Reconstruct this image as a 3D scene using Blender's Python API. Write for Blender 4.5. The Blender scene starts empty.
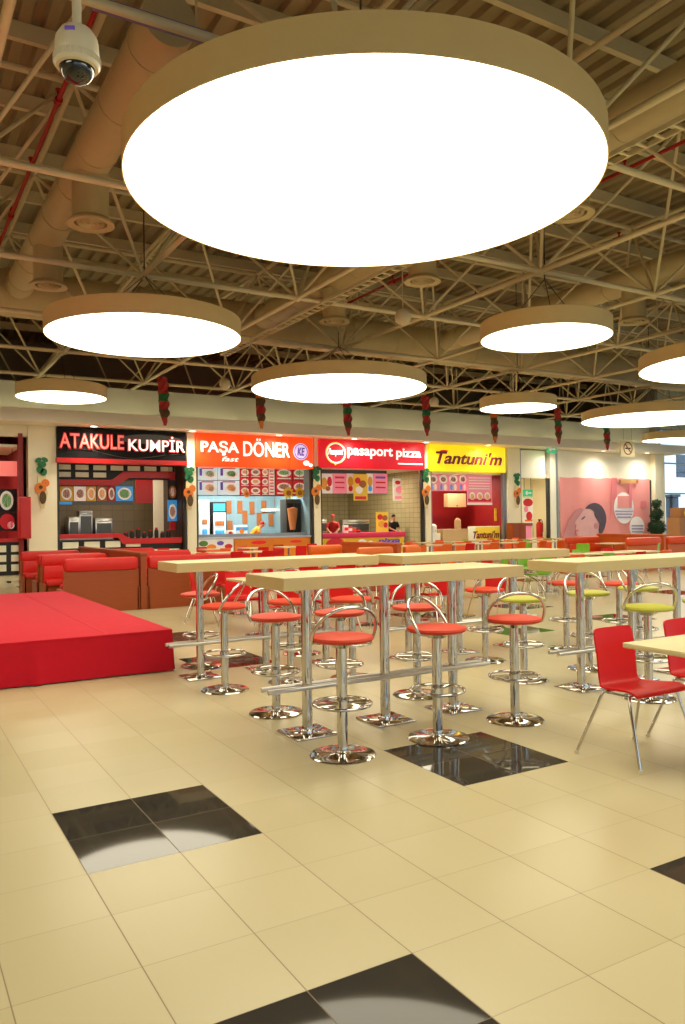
import bpy, bmesh, math, random
from mathutils import Vector, Matrix
random.seed(11)
SC = bpy.context.scene
COL = SC.collection
PI = math.pi
R = math.radians

# ---------------------------------------------------------------- camera (world X runs along the shop front, Y towards it)
FPX = 784.0
PITCH, ROLL, YAW = .0115, -.0137, R(30.41)
EYE = 1.5
cp, sp, cr, sr, ct, st = math.cos(PITCH), math.sin(PITCH), math.cos(ROLL), math.sin(ROLL), math.cos(YAW), math.sin(YAW)
def _rz(p): return Vector((p[0]*ct + p[1]*st, -p[0]*st + p[1]*ct, p[2]))
_R0, _U0 = Vector((1, 0, 0)), Vector((0, -sp, cp))
CRT, CUP, CFW = _rz(_R0*cr + _U0*sr), _rz(_R0*(-sr) + _U0*cr), _rz(Vector((0, cp, sp)))
def ray(px, py): return CFW + CRT*((px-342.5)/FPX) + CUP*((512-py)/FPX)
def at_z(px, py, z):
    d = ray(px, py); return Vector((0, 0, EYE)) + d*((z-EYE)/d.z)
def at_v(px, py, v):
    d = ray(px, py); return Vector((0, 0, EYE)) + d*(v/d.y)

cam = bpy.data.cameras.new('camera')
cam.sensor_fit = 'VERTICAL'; cam.sensor_height = 36; cam.lens = FPX*36/1024
cam.clip_end = 300
camo = bpy.data.objects.new('camera', cam); COL.objects.link(camo)
M = Matrix.Identity(4)
for i in range(3):
    M[i][0], M[i][1], M[i][2] = CRT[i], CUP[i], -CFW[i]
M[2][3] = EYE
camo.matrix_world = M
SC.camera = camo
vs = SC.view_settings
vs.view_transform = 'Standard'; vs.look = 'None'; vs.exposure = 0.2; vs.gamma = 1; vs.use_curve_mapping = False

# ---------------------------------------------------------------- materials
def lin(c):
    return tuple(((x/12.92) if x <= .04045 else ((x+.055)/1.055)**2.4) for x in c)
def rgb(h):
    h = h.lstrip('#'); return lin(tuple(int(h[i:i+2], 16)/255 for i in (0, 2, 4)))
MATS = {}
def nodes(name):
    m = bpy.data.materials.new(name); m.use_nodes = True
    nt = m.node_tree; nt.nodes.clear()
    out = nt.nodes.new('ShaderNodeOutputMaterial')
    return m, nt, out
def pm(name, hexc, rough=.5, metal=0.0, var=.06, scale=12, bump=0, emit=0, stretch=None, spec=.5, coat=0):
    """principled material with a fine noise breaking up the colour"""
    if name in MATS: return MATS[name]
    m, nt, out = nodes(name)
    b = nt.nodes.new('ShaderNodeBsdfPrincipled')
    c = rgb(hexc)
    tc = nt.nodes.new('ShaderNodeTexCoord')
    nz = nt.nodes.new('ShaderNodeTexNoise'); nz.inputs['Scale'].default_value = scale; nz.inputs['Detail'].default_value = 4
    src = tc.outputs['Object']
    if stretch:
        mp = nt.nodes.new('ShaderNodeMapping'); mp.inputs['Scale'].default_value = stretch
        nt.links.new(src, mp.inputs['Vector']); src = mp.outputs['Vector']
    nt.links.new(src, nz.inputs['Vector'])
    mx = nt.nodes.new('ShaderNodeMix'); mx.data_type = 'RGBA'
    mx.inputs[6].default_value = (*[x*(1-var) for x in c], 1)
    mx.inputs[7].default_value = (*[min(1, x*(1+var)) for x in c], 1)
    nt.links.new(nz.outputs['Fac'], mx.inputs[0])
    nt.links.new(mx.outputs[2], b.inputs['Base Color'])
    b.inputs['Roughness'].default_value = rough
    b.inputs['Metallic'].default_value = metal
    b.inputs['Specular IOR Level'].default_value = spec
    if coat: b.inputs['Coat Weight'].default_value = coat
    if emit:
        nt.links.new(mx.outputs[2], b.inputs['Emission Color']); b.inputs['Emission Strength'].default_value = emit
    if bump:
        bp = nt.nodes.new('ShaderNodeBump'); bp.inputs['Strength'].default_value = bump; bp.inputs['Distance'].default_value = .01
        nt.links.new(nz.outputs['Fac'], bp.inputs['Height']); nt.links.new(bp.outputs['Normal'], b.inputs['Normal'])
    if name == 'stage_cloth': b.inputs['Sheen Weight'].default_value = .15; b.inputs['Sheen Tint'].default_value = (1, .35, .45, 1)
    nt.links.new(b.outputs['BSDF'], out.inputs['Surface'])
    MATS[name] = m
    return m
def brick(name, h1, h2, mortar, w, h, ms=.006, rough=.3, off=0.0, axis='xz'):
    m, nt, out = nodes(name)
    b = nt.nodes.new('ShaderNodeBsdfPrincipled'); b.inputs['Roughness'].default_value = rough
    tc = nt.nodes.new('ShaderNodeTexCoord'); sx = nt.nodes.new('ShaderNodeSeparateXYZ'); cx = nt.nodes.new('ShaderNodeCombineXYZ')
    ad = nt.nodes.new('ShaderNodeMath'); ad.operation = 'ADD'
    nt.links.new(tc.outputs['Object'], sx.inputs[0])
    nt.links.new(sx.outputs['X'], ad.inputs[0]); nt.links.new(sx.outputs['Y'], ad.inputs[1])
    nt.links.new(ad.outputs[0], cx.inputs['X']); nt.links.new(sx.outputs['Z'], cx.inputs['Y'])
    bt = nt.nodes.new('ShaderNodeTexBrick'); bt.offset = off
    bt.inputs['Scale'].default_value = 1; bt.inputs['Brick Width'].default_value = w; bt.inputs['Row Height'].default_value = h
    bt.inputs['Mortar Size'].default_value = ms
    bt.inputs['Color1'].default_value = (*rgb(h1), 1); bt.inputs['Color2'].default_value = (*rgb(h2), 1); bt.inputs['Mortar'].default_value = (*rgb(mortar), 1)
    nt.links.new(cx.outputs[0], bt.inputs['Vector'])
    nt.links.new(bt.outputs['Color'], b.inputs['Base Color'])
    nt.links.new(b.outputs['BSDF'], out.inputs['Surface'])
    MATS[name] = m
    return m
def emis(name, col, strength):
    m, nt, out = nodes(name)
    e = nt.nodes.new('ShaderNodeEmission'); e.inputs['Color'].default_value = (*col, 1); e.inputs['Strength'].default_value = strength
    nt.links.new(e.outputs[0], out.inputs['Surface']); MATS[name] = m
    return m
def glassm():
    m, nt, out = nodes('window_glass')
    t = nt.nodes.new('ShaderNodeBsdfTransparent'); g = nt.nodes.new('ShaderNodeBsdfGlossy'); g.inputs['Roughness'].default_value = .03
    t.inputs['Color'].default_value = (.93, .97, 1, 1)
    mx = nt.nodes.new('ShaderNodeMixShader'); mx.inputs[0].default_value = .05
    nt.links.new(t.outputs[0], mx.inputs[1]); nt.links.new(g.outputs[0], mx.inputs[2])
    nt.links.new(mx.outputs[0], out.inputs['Surface']); MATS['glass'] = m
glassm()

TILE, TU, TV = .412, 1.5733, 2.2454
def floor_mat():
    m, nt, out = nodes('floor_tiles')
    N = nt.nodes.new; L = nt.links.new
    b = N('ShaderNodeBsdfPrincipled')
    geo = N('ShaderNodeNewGeometry')
    sub = N('ShaderNodeVectorMath'); sub.operation = 'SUBTRACT'; sub.inputs[1].default_value = (TU, TV, 0)
    L(geo.outputs['Position'], sub.inputs[0])
    div = N('ShaderNodeVectorMath'); div.operation = 'SCALE'; div.inputs['Scale'].default_value = 1/TILE
    L(sub.outputs[0], div.inputs[0])
    fl = N('ShaderNodeVectorMath'); fl.operation = 'FLOOR'; L(div.outputs[0], fl.inputs[0])
    fr = N('ShaderNodeVectorMath'); fr.operation = 'FRACTION'; L(div.outputs[0], fr.inputs[0])
    sf = N('ShaderNodeSeparateXYZ'); L(fl.outputs[0], sf.inputs[0])
    sr_ = N('ShaderNodeSeparateXYZ'); L(fr.outputs[0], sr_.inputs[0])
    def mth(op, a, bb=None, c=None):
        n = N('ShaderNodeMath'); n.operation = op
        for i, x in enumerate((a, bb, c)):
            if x is None: continue
            if hasattr(x, 'node'): L(x, n.inputs[i])
            else: n.inputs[i].default_value = x
        return n.outputs[0]
    def isdark(x):
        f = mth('FLOORED_MODULO', mth('ADD', x, .5), 15.0)      # two pairs of dark tiles in every fifteen
        a = mth('COMPARE', f, 4.0, 1.0); b_ = mth('COMPARE', f, 14.0, 1.0)
        return mth('MAXIMUM', a, b_)
    dark = mth('MULTIPLY', isdark(sf.outputs['X']), isdark(sf.outputs['Y']))
    dark = mth('MULTIPLY', dark, mth('SUBTRACT', 1.0, mth('MULTIPLY', mth('LESS_THAN', sf.outputs['X'], -.5), mth('GREATER_THAN', sf.outputs['Y'], 8.0))))
    def edge(x):
        d = mth('ABSOLUTE', mth('SUBTRACT', x, .5))
        return d
    gx = mth('GREATER_THAN', edge(sr_.outputs['X']), .5-.0055)
    gy = mth('GREATER_THAN', edge(sr_.outputs['Y']), .5-.0038)
    grout = mth('MAXIMUM', gx, mth('MULTIPLY', gy, .75))
    wn = N('ShaderNodeTexWhiteNoise'); wn.noise_dimensions = '3D'; L(fl.outputs[0], wn.inputs['Vector'])
    nz = N('ShaderNodeTexNoise'); nz.inputs['Scale'].default_value = 1.3; nz.inputs['Detail'].default_value = 5; L(geo.outputs['Position'], nz.inputs['Vector'])
    base = N('ShaderNodeMix'); base.data_type = 'RGBA'
    base.inputs[6].default_value = (*rgb('#b5aa83'), 1); base.inputs[7].default_value = (*rgb('#beb38f'), 1)
    L(mth('MULTIPLY_ADD', wn.outputs['Value'], .5, mth('MULTIPLY', nz.outputs['Fac'], .5)), base.inputs[0])
    mk = N('ShaderNodeMix'); mk.data_type = 'RGBA'; mk.inputs[7].default_value = (*rgb('#37342f'), 1)
    L(dark, mk.inputs[0]); L(base.outputs[2], mk.inputs[6])
    gr = N('ShaderNodeMix'); gr.data_type = 'RGBA'; gr.inputs[7].default_value = (*rgb('#6d5c3b'), 1)
    L(mth('MULTIPLY', grout, .8), gr.inputs[0]); L(mk.outputs[2], gr.inputs[6])
    L(gr.outputs[2], b.inputs['Base Color'])
    ro = mth('MULTIPLY_ADD', dark, -.23, .27)
    L(mth('MULTIPLY_ADD', grout, .4, ro), b.inputs['Roughness'])
    L(mth('MULTIPLY_ADD', dark, -.12, .35), b.inputs['Specular IOR Level'])
    # every tile lies a hair out of true
    v1 = N('ShaderNodeVectorMath'); v1.operation = 'SUBTRACT'; v1.inputs[1].default_value = (.5, .5, .5); L(wn.outputs['Color'], v1.inputs[0])
    v2 = N('ShaderNodeVectorMath'); v2.operation = 'MULTIPLY'; v2.inputs[1].default_value = (.014, .014, 0); L(v1.outputs[0], v2.inputs[0])
    v3 = N('ShaderNodeVectorMath'); v3.operation = 'ADD'; L(geo.outputs['Normal'], v3.inputs[0]); L(v2.outputs[0], v3.inputs[1])
    v4 = N('ShaderNodeVectorMath'); v4.operation = 'NORMALIZE'; L(v3.outputs[0], v4.inputs[0])
    L(v4.outputs[0], b.inputs['Normal'])
    L(b.outputs[0], out.inputs[0])
    MATS['floor'] = m
floor_mat()
pm('chrome', '#c9c5bf', .07, 1.0, .03, 30)
pm('brushed', '#c9c6c0', .28, 1.0, .05, 30)
pm('laminate', '#d6c596', .38, 0, .05, 3, stretch=(1, 6, 6))
pm('laminate_shaded_edge', '#c3ae78', .45, 0, .05, 5)  # darker than the top: side shade put into the edge colour
pm('red_vinyl', '#cc3f24', .5, 0, .06, 20, .05, spec=.3)
pm('lime_vinyl', '#b5b53a', .42, 0, .06, 20, .05)
pm('red_plastic', '#cc0c0c', .45, 0, .03, 8, spec=.3)
pm('orange_plastic', '#e8611c', .32, 0, .03, 8)
pm('green_plastic', '#7fb62a', .32, 0, .03, 8)
pm('red_leather', '#cb160c', .5, 0, .05, 10, .04)
pm('orange_leather', '#e8701c', .42, 0, .05, 10, .04)
pm('vermilion_leather', '#d4461a', .42, 0, .05, 10, .04)
pm('booth_wood', '#964410', .42, 0, .22, 6, stretch=(1, 8, 14))
pm('booth_wood_orange', '#c25a1c', .42, 0, .18, 6, stretch=(1, 8, 14))
pm('stage_cloth', '#bf0c22', .75, 0, .10, 9, .15, spec=.2)
pm('lamp_rim', '#e2cb92', .55, 0, .04, 4)
pm('steel_white', '#d8cda8', .45, 0, .05, 6)
pm('duct_paint', '#c4b78f', .5, 0, .06, 4)
pm('deck_paint', '#9a8d6c', .6, 0, .08, 2)
pm('red_pipe', '#a81712', .4, 0, .05, 6)
pm('blue_lit_steel', '#6b6aa8', .4, 0, .05, 6)  # blue light on the steel put into its base colour
pm('wall_cream', '#f0e6c8', .7, 0, .03, 2)
pm('wall_grey', '#c4c2a8', .7, 0, .04, 2)
pm('soffit_cream', '#f2ecd8', .65, 0, .03, 2)
pm('void_dark', '#8f8674', .8, 0, .05, 2)
pm('frame_dark', '#3a3833', .4, .4, .05, 6)
pm('frame_steel', '#8f9496', .35, .6, .05, 6)
pm('white_panel', '#f3eeda', .5, 0, .03, 3)
pm('black_panel', '#100c0a', .55, 0, .1, 5)
pm('dark_brown', '#3a2216', .5, 0, .15, 5)
pm('red_paint', '#bf1410', .4, 0, .05, 6)
pm('deep_red', '#8a0d0e', .55, 0, .08, 3)
pm('sign_black', '#0d0908', .6, 0, .1, 6, spec=.2)
pm('sign_orange', '#f4480c', .4, 0, .03, 4, emit=.6)
pm('sign_red', '#cf0f22', .4, 0, .04, 4, emit=.5)
pm('sign_yellow', '#f8d816', .4, 0, .03, 4, emit=.6)
pm('letter_white', '#fff6ee', .4, 0, .02, 8, emit=.8)
pm('letter_salmon', '#f0776a', .4, 0, .05, 8, emit=.6)
pm('letter_red', '#d21c18', .4, 0, .05, 8, emit=.35)
pm('letter_maroon', '#7c1230', .5, 0, .05, 8)
pm('emblem_lilac', '#dcc4ee', .4, 0, .04, 8, emit=.6)
pm('emblem_violet', '#6a4bb0', .4, 0, .04, 8, emit=.15)
pm('emblem_yellow', '#f6d24a', .4, 0, .04, 8, emit=.5)
pm('white_print', '#f1ece6', .5, 0, .04, 9, emit=.12)
pm('pale_blue_print', '#cfe3ee', .5, 0, .06, 9, emit=.35)
pm('red_print', '#c8202a', .5, 0, .08, 9, emit=.2)
pm('pink_print', '#e88aa0', .5, 0, .12, 9, emit=.25)
pm('yellow_print', '#ecca3c', .5, 0, .08, 9, emit=.12)
pm('orange_print', '#ee8418', .5, 0, .06, 9, emit=.12)
pm('green_print', '#5f8f3c', .5, 0, .2, 9)
pm('food_brown', '#a1602c', .6, 0, .35, 25, emit=.12)
pm('food_gold', '#dba23c', .6, 0, .3, 25, emit=.12)
pm('food_green', '#6a9a38', .6, 0, .35, 25, emit=.12)
pm('food_white', '#efe6d8', .5, 0, .1, 25, emit=.2)  # weaker side light on the table edges painted as a darker band
pm('blue_print', '#3a8fd0', .4, 0, .1, 9, emit=.35)
pm('steel_dark', '#55534e', .35, .7, .1, 9)
pm('orange_counter', '#f08a14', .4, 0, .05, 4)
pm('pink_counter', '#d02452', .4, 0, .05, 4)
pm('yellow_counter', '#f0c81e', .4, 0, .05, 4)
pm('tan_counter', '#c9a676', .5, 0, .06, 4)
pm('cream_block', '#efe8cd', .45, 0, .04, 4)
pm('banner_pink', '#ef9a98', .6, 0, .06, 2)
pm('banner_rose', '#e58088', .6, 0, .08, 2)
pm('banner_skin', '#e3aeb0', .6, 0, .12, 3)
pm('banner_shade', '#c98a90', .6, 0, .12, 3)
pm('banner_hair', '#574858', .6, 0, .2, 6)
pm('banner_white', '#f3ecf0', .6, 0, .04, 3)
pm('banner_lilac', '#a89cc4', .6, 0, .1, 6)
pm('tan_strip', '#d9a66a', .6, 0, .08, 6)
pm('garland_green', '#1f6a3a', .6, 0, .3, 30)
pm('garland_cream', '#dccb9a', .7, 0, .25, 30)
pm('garland_red', '#a81f1a', .5, 0, .3, 25)
pm('garland_orange', '#d9741c', .5, 0, .3, 25)
pm('garland_brown', '#59401f', .7, 0, .3, 25)
pm('topiary_leaf', '#1d3a1c', .8, 0, .5, 40, .8)
pm('skin', '#c98a68', .55, 0, .06, 12)
pm('hair_black', '#17120f', .6, 0, .2, 30)
pm('cloth_black', '#17161b', .8, 0, .1, 20)
pm('cloth_red', '#a81a1c', .8, 0, .08, 20)
pm('cloth_orange', '#ea8a1a', .8, 0, .08, 20)
pm('plastic_cream', '#d8cdae', .4, 0, .03, 8)
pm('dome_black', '#120f0e', .06, 0, .03, 8, coat=.6)
pm('exit_green', '#2fae74', .4, 0, .03, 8, emit=.55)
pm('no_smoking_plate', '#f3e6b8', .5, 0, .03, 8, emit=.1)
pm('bulb', '#fff3d8', .4, 0, .01, 8, emit=6)
pm('cove_tube', '#fff3d2', .4, 0, .01, 8, emit=9)
pm('small_bulb', '#fff0d0', .4, 0, .01, 8, emit=5)
pm('ext_ground', '#b9b8b4', .9, 0, .1, 2)
pm('ext_building', '#b7c4cf', .8, 0, .06, 1)
pm('ext_dark', '#3f5063', .5, 0, .1, 2)
pm('hydrant_red', '#c21712', .35, 0, .05, 8)
pm('kiosk_wood', '#a9764a', .5, 0, .12, 5)
emis('diffuser', (1, .90, .67), 5.3)
brick('tile_olive', '#b8ac84', '#b0a47c', '#8f865f', .3, .2, .012, .3)
brick('tile_blue', '#8fb0bc', '#86a8b6', '#9cb8c0', .3, .6, .006, .25)
brick('tile_brown', '#6d5c40', '#66553a', '#54462e', .4, .4, .01, .35)
MT = MATS

# ---------------------------------------------------------------- mesh builder
class MB:
    def __init__(s): s.bm = bmesh.new()
    def _xf(s, vs, m):
        if m is not None: bmesh.ops.transform(s.bm, matrix=m, verts=vs)
    def box(s, c, size, bev=0, m=None, seg=2):
        g = bmesh.ops.create_cube(s.bm, size=1)
        vs_ = g['verts']
        bmesh.ops.scale(s.bm, vec=size, verts=vs_); bmesh.ops.translate(s.bm, vec=c, verts=vs_)
        if bev:
            es = list({e for v in vs_ for e in v.link_edges})
            r = bmesh.ops.bevel(s.bm, geom=es, offset=bev, segments=seg, profile=.5, affect='EDGES')
            vs_ = list({v for f in r['faces'] for v in f.verts} | {v for v in vs_ if v.is_valid})
        s._xf(vs_, m); return s
    def bb(s, x0, y0, z0, x1, y1, z1, bev=0):
        return s.box(((x0+x1)/2, (y0+y1)/2, (z0+z1)/2), (abs(x1-x0), abs(y1-y0), abs(z1-z0)), bev)
    def cyl(s, p0, p1, r, r2=None, n=12):
        p0, p1 = Vector(p0), Vector(p1); d = p1-p0
        q = Vector((0, 0, 1)).rotation_difference(d.normalized()).to_matrix().to_4x4()
        bmesh.ops.create_cone(s.bm, cap_ends=True, segments=n, radius1=r, radius2=r if r2 is None else r2, depth=d.length,
                              matrix=Matrix.Translation((p0+p1)/2) @ q)
        return s
    def tube(s, pts, r, n=8, closed=False):
        pts = [Vector(p) for p in pts]; N = len(pts); rings = []
        up = None
        for i, p in enumerate(pts):
            a = pts[(i-1) % N] if (closed or i > 0) else p
            b = pts[(i+1) % N] if (closed or i < N-1) else p
            t = (b-a).normalized()
            if up is None:
                up = t.orthogonal().normalized()
            else:
                up = (up - t*up.dot(t)).normalized()
            w = t.cross(up)
            rr = r[i] if isinstance(r, (list, tuple)) else r
            rings.append([s.bm.verts.new(p + (up*math.cos(2*PI*k/n) + w*math.sin(2*PI*k/n))*rr) for k in range(n)])
        for i in range(N if closed else N-1):
            A, B = rings[i], rings[(i+1) % N]
            for k in range(n): s.bm.faces.new((A[k], A[(k+1) % n], B[(k+1) % n], B[k]))
        if not closed:
            s.bm.faces.new(rings[0][::-1]); s.bm.faces.new(rings[-1])
        return s
    def lathe(s, prof, n=28, c=(0, 0, 0), closed=False):
        c = Vector(c); rings = []
        for r, z in prof:
            if r < 1e-5: rings.append([s.bm.verts.new(c+Vector((0, 0, z)))])
            else: rings.append([s.bm.verts.new(c+Vector((r*math.cos(2*PI*k/n), r*math.sin(2*PI*k/n), z))) for k in range(n)])
        for i in range(len(rings) if closed else len(rings)-1):
            A, B = rings[i], rings[(i+1) % len(rings)]
            for k in range(n):
                a = [A[k % len(A)], A[(k+1) % len(A)]] if len(A) > 1 else [A[0]]
                b = [B[(k+1) % len(B)], B[k % len(B)]] if len(B) > 1 else [B[0]]
                if len(a)+len(b) > 2: s.bm.faces.new(a+b)
        return s
    def ell(s, c, r, n=16, m=None):
        g = bmesh.ops.create_uvsphere(s.bm, u_segments=n, v_segments=max(6, n*2//3), radius=1)
        bmesh.ops.scale(s.bm, vec=r, verts=g['verts']); bmesh.ops.translate(s.bm, vec=c, verts=g['verts'])
        s._xf(g['verts'], m); return s
    def disc(s, c, rx, rz, d=.01, n=24, rot=0):
        """an upright elliptical plate facing -Y"""
        pts = []
        for k in range(n):
            a = 2*PI*k/n; x, z = rx*math.cos(a), rz*math.sin(a)
            pts.append((c[0]+x*math.cos(rot)-z*math.sin(rot), c[2]+x*math.sin(rot)+z*math.cos(rot)))
        return s.plate(pts, c[1], d)
    def plate(s, xz, y, d=.01):
        """upright polygon in XZ, front at y, thickness d away from the viewer side"""
        A = [s.bm.verts.new((x, y, z)) for x, z in xz]; B = [s.bm.verts.new((x, y+d, z)) for x, z in xz]
        n = len(A)
        s.bm.faces.new(A); s.bm.faces.new(B[::-1])
        for k in range(n): s.bm.faces.new((A[(k+1) % n], A[k], B[k], B[(k+1) % n]))
        return s
    def ring(s, c, rx, rz, w, d=.01, n=32):
        y = c[1]
        def P(f, yy): return [s.bm.verts.new((c[0]+(rx-f)*math.cos(2*PI*k/n), yy, c[2]+(rz-f)*math.sin(2*PI*k/n))) for k in range(n)]
        A, B, C, D = P(0, y), P(w, y), P(0, y+d), P(w, y+d)
        for k in range(n):
            j = (k+1) % n
            s.bm.faces.new((A[k], A[j], B[j], B[k])); s.bm.faces.new((C[j], C[k], D[k], D[j]))
            s.bm.faces.new((A[j], A[k], C[k], C[j])); s.bm.faces.new((B[k], B[j], D[j], D[k]))
        return s
    def build(s, name, mat, parent=None, loc=(0, 0, 0), smooth=38, rz=0):
        bmesh.ops.recalc_face_normals(s.bm, faces=s.bm.faces[:])
        me = bpy.data.meshes.new(name); s.bm.to_mesh(me); s.bm.free()
        if smooth:
            for p in me.polygons: p.use_smooth = True
            me.set_sharp_from_angle(angle=R(smooth))
        me.materials.append(MT[mat] if isinstance(mat, str) else mat)
        o = bpy.data.objects.new(name, me); COL.objects.link(o)
        o.location = loc; o.rotation_euler = (0, 0, rz)
        if parent: o.parent = parent
        return o
def tag(o, label=None, cat=None, group=None, kind=None):
    if label: o['label'] = label
    if cat: o['category'] = cat
    if group: o['group'] = group
    if kind: o['kind'] = kind
    return o
def thing(name, label, cat, loc=(0, 0, 0), rz=0, group=None):
    o = bpy.data.objects.new(name, None); COL.objects.link(o)
    o.empty_display_size = .1
    o.location = loc; o.rotation_euler = (0, 0, rz)
    return tag(o, label, cat, group)
def struct(name, mb, mat, smooth=0):
    o = mb.build(name, mat, None, smooth=smooth); o['kind'] = 'structure'; return o
def dup(root, loc, rz, label, group=None, mats=None, cat=None):
    def cpy(o, par):
        c = o.copy(); COL.objects.link(c)
        if par: c.parent = par
        if mats and o.type == 'MESH' and o.data in mats: c.data = mats[o.data]
        for ch in kids.get(o.name, ()): cpy(ch, c)
        return c
    kids = {}
    def walk(o):
        kids[o.name] = list(o.children)
        for ch in o.children: walk(ch)
    walk(root)
    r = cpy(root, None)
    r.location = loc; r.rotation_euler = (0, 0, rz)
    r['label'] = label
    if group: r['group'] = group
    if cat: r['category'] = cat
    return r
def remat(me, mat):
    m = me.copy(); m.materials.clear(); m.materials.append(MT[mat]); return m
def text_mesh(name, s, mat, parent, x0, x1, z0, z1, y, depth=.02, bold=0.0, shear=0.0, space=1.0, loc=(0, 0, 0)):
    """lettering facing -Y, fitted into the rectangle x0..x1, z0..z1 in front of plane y"""
    cu = bpy.data.curves.new(name, 'FONT'); cu.body = s; cu.extrude = depth/2; cu.offset = bold; cu.shear = shear; cu.space_character = space
    cu.resolution_u = 4
    o = bpy.data.objects.new(name, cu); COL.objects.link(o)
    dg = bpy.context.evaluated_depsgraph_get(); dg.update()
    me = bpy.data.meshes.new_from_object(o.evaluated_get(dg))
    bpy.data.objects.remove(o); bpy.data.curves.remove(cu)
    xs = [v.co.x for v in me.vertices]; ys = [v.co.y for v in me.vertices]
    ax, bx, ay, by = min(xs), max(xs), min(ys), max(ys)
    for v in me.vertices:
        x = x0+(v.co.x-ax)/(bx-ax)*(x1-x0); z = z0+(v.co.y-ay)/(by-ay)*(z1-z0)
        v.co = (x, y - v.co.z - depth/2, z)
    me.name = name; me.materials.clear(); me.materials.append(MT[mat])
    o = bpy.data.objects.new(name, me); COL.objects.link(o); o.parent = parent; o.location = loc
    return o
def rect(px0, py0, px1, py1, v):
    """a picture rectangle read onto the upright plane y=v -> x0, z0, x1, z1"""
    my, mx = (py0+py1)/2, (px0+px1)/2
    return at_v(px0, my, v).x, at_v(mx, py1, v).z, at_v(px1, my, v).x, at_v(mx, py0, v).z
ORD = ['first', 'second', 'third', 'fourth', 'fifth', 'sixth', 'seventh', 'eighth', 'ninth', 'tenth', 'eleventh', 'twelfth', 'thirteenth', 'fourteenth', 'fifteenth', 'sixteenth']

# ================================================================ THE HALL
VF = 25.5                     # plane of the shop front
U0, U1, V0, V1, HZ = -8.0, 42.0, -9.0, 33.0, 8.75
fm = MB().bb(U0, V0, -.05, U1, 25.75, 0); fm.bb(U0, 25.75, -.05, 33.3, V1, 0)
struct('floor', fm, 'floor')
deck = MB()
prof = []
x = U0
while x < U1:
    prof += [(x, HZ), (x+.16, HZ), (x+.20, HZ+.09), (x+.32, HZ+.09), (x+.36, HZ)]
    x += .36
va = [deck.bm.verts.new((a, V0, b)) for a, b in prof]; vb = [deck.bm.verts.new((a, V1 if a < 33.3 else 25.8, b)) for a, b in prof]
for k in range(len(va)-1): deck.bm.faces.new((va[k], va[k+1], vb[k+1], vb[k]))
struct('ceiling', deck, 'deck_paint')
struct('wall_left', MB().bb(U0-.2, V0, 0, U0, V1, HZ+.1), 'wall_cream')
struct('wall_back', MB().bb(U0, V0-.2, 5.9, U1, V0, HZ+.1), 'wall_cream')
w3 = thing('window_fill_back', 'added glazed wall lighting the shop front from behind the viewer, outside the picture', 'window'); w3['kind'] = 'structure'  # unseen glazing added to throw frontal daylight on the shop front
MB().bb(U0, V0-.11, 0, U1, V0-.09, 5.9).build('glass', 'glass', w3)
mb = MB()
for k in range(18): mb.bb(U0+k*2.93, V0-.18, 0, U0+k*2.93+.09, V0-.02, 5.9)
for z in (.05, 1.1, 2.66, 4.18, 5.85): mb.bb(U0, V0-.17, z-.035, U1, V0-.03, z+.035)
mb.build('window_frame', 'frame_steel', w3)
struct('wall_right', MB().bb(U1, V0, 5.9, U1+.2, 25.8, HZ+.1), 'wall_cream')
w2 = thing('window_fill_side', 'glazed wall added for daylight at the window end of the hall, outside the picture', 'window'); w2['kind'] = 'structure'  # unseen glazing added so daylight whitens this side of the hall
MB().bb(U1+.09, V0, 0, U1+.11, 25.8, 5.9).build('glass', 'glass', w2)
mb = MB()
for k in range(13): mb.bb(U1+.02, V0+k*2.88, 0, U1+.18, V0+k*2.88+.09, 5.9)
for z in (.05, 1.1, 2.66, 4.18, 5.85): mb.bb(U1+.03, V0, z-.035, U1+.17, 25.8, z+.035)
mb.build('window_frame', 'frame_steel', w2)
struct('wall_void', MB().bb(U0, V1, 0, 33.3, V1+.2, HZ+.1), 'void_dark')
struct('wall_upper', MB().bb(U0, 26.0, 4.6, 33.3, 26.15, 5.98), 'wall_grey')
struct('trim_1', MB().bb(U0, 24.45, 4.56, 34.0, 26.0, 4.94), 'soffit_cream')   # the dropped soffit over the shops
struct('wall_glazed_end', MB().bb(33.3, 25.6, 5.9, U1, 25.8, HZ), 'wall_grey')
struct('wall_glazed_side', MB().bb(33.1, 25.62, 4.95, 33.3, V1, HZ).bb(33.1, 25.85, 0, 33.3, V1, 4.95), 'void_dark')

# ---------------- space frame
DU, DV, NZ0, NZ1 = 3.13, 3.58, 6.0, 8.2
us = [4.1+DU*k for k in range(-3, 12)]
vv = [6.83+DV*k for k in range(-4, 7)]
sf = thing('space_frame', 'pale steel space frame of tubes and struts under the corrugated roof', 'roof frame', (0, 0, 0))
def chord(name, p0, p1, nodes_, r):
    mb = MB().cyl(p0, p1, r, n=10)
    for q in nodes_: mb.ell(q, (.085, .085, .085), 8)
    mb.build(name, 'steel_white', sf)
def uend(v, e): return e if v < 25.4 else 33.0
for v in vv: chord('bottom_chord', (us[0], v, NZ0), (uend(v, us[-1]), v, NZ0), [], .048)
def vlast(u): return vv[-1] if u < 33 else vv[8]
for u in us: chord('bottom_chord', (u, vv[0], NZ0), (u, vlast(u), NZ0), [(u, v, NZ0) for v in vv if v <= vlast(u)+.01], .048)
for v in vv[:-1]: chord('top_chord', (us[0]+DU/2, v+DV/2, NZ1), (uend(v+DV/2, us[-1]-DU/2), v+DV/2, NZ1), [], .05)
for u in us[:-1]: chord('top_chord', (u+DU/2, vv[0]+DV/2, NZ1), (u+DU/2, vlast(u+DU/2+.4)-DV/2, NZ1), [(u+DU/2, v+DV/2, NZ1) for v in vv[:-1] if v < vlast(u+DU/2+.4)-.1], .05)
diag = []
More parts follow.
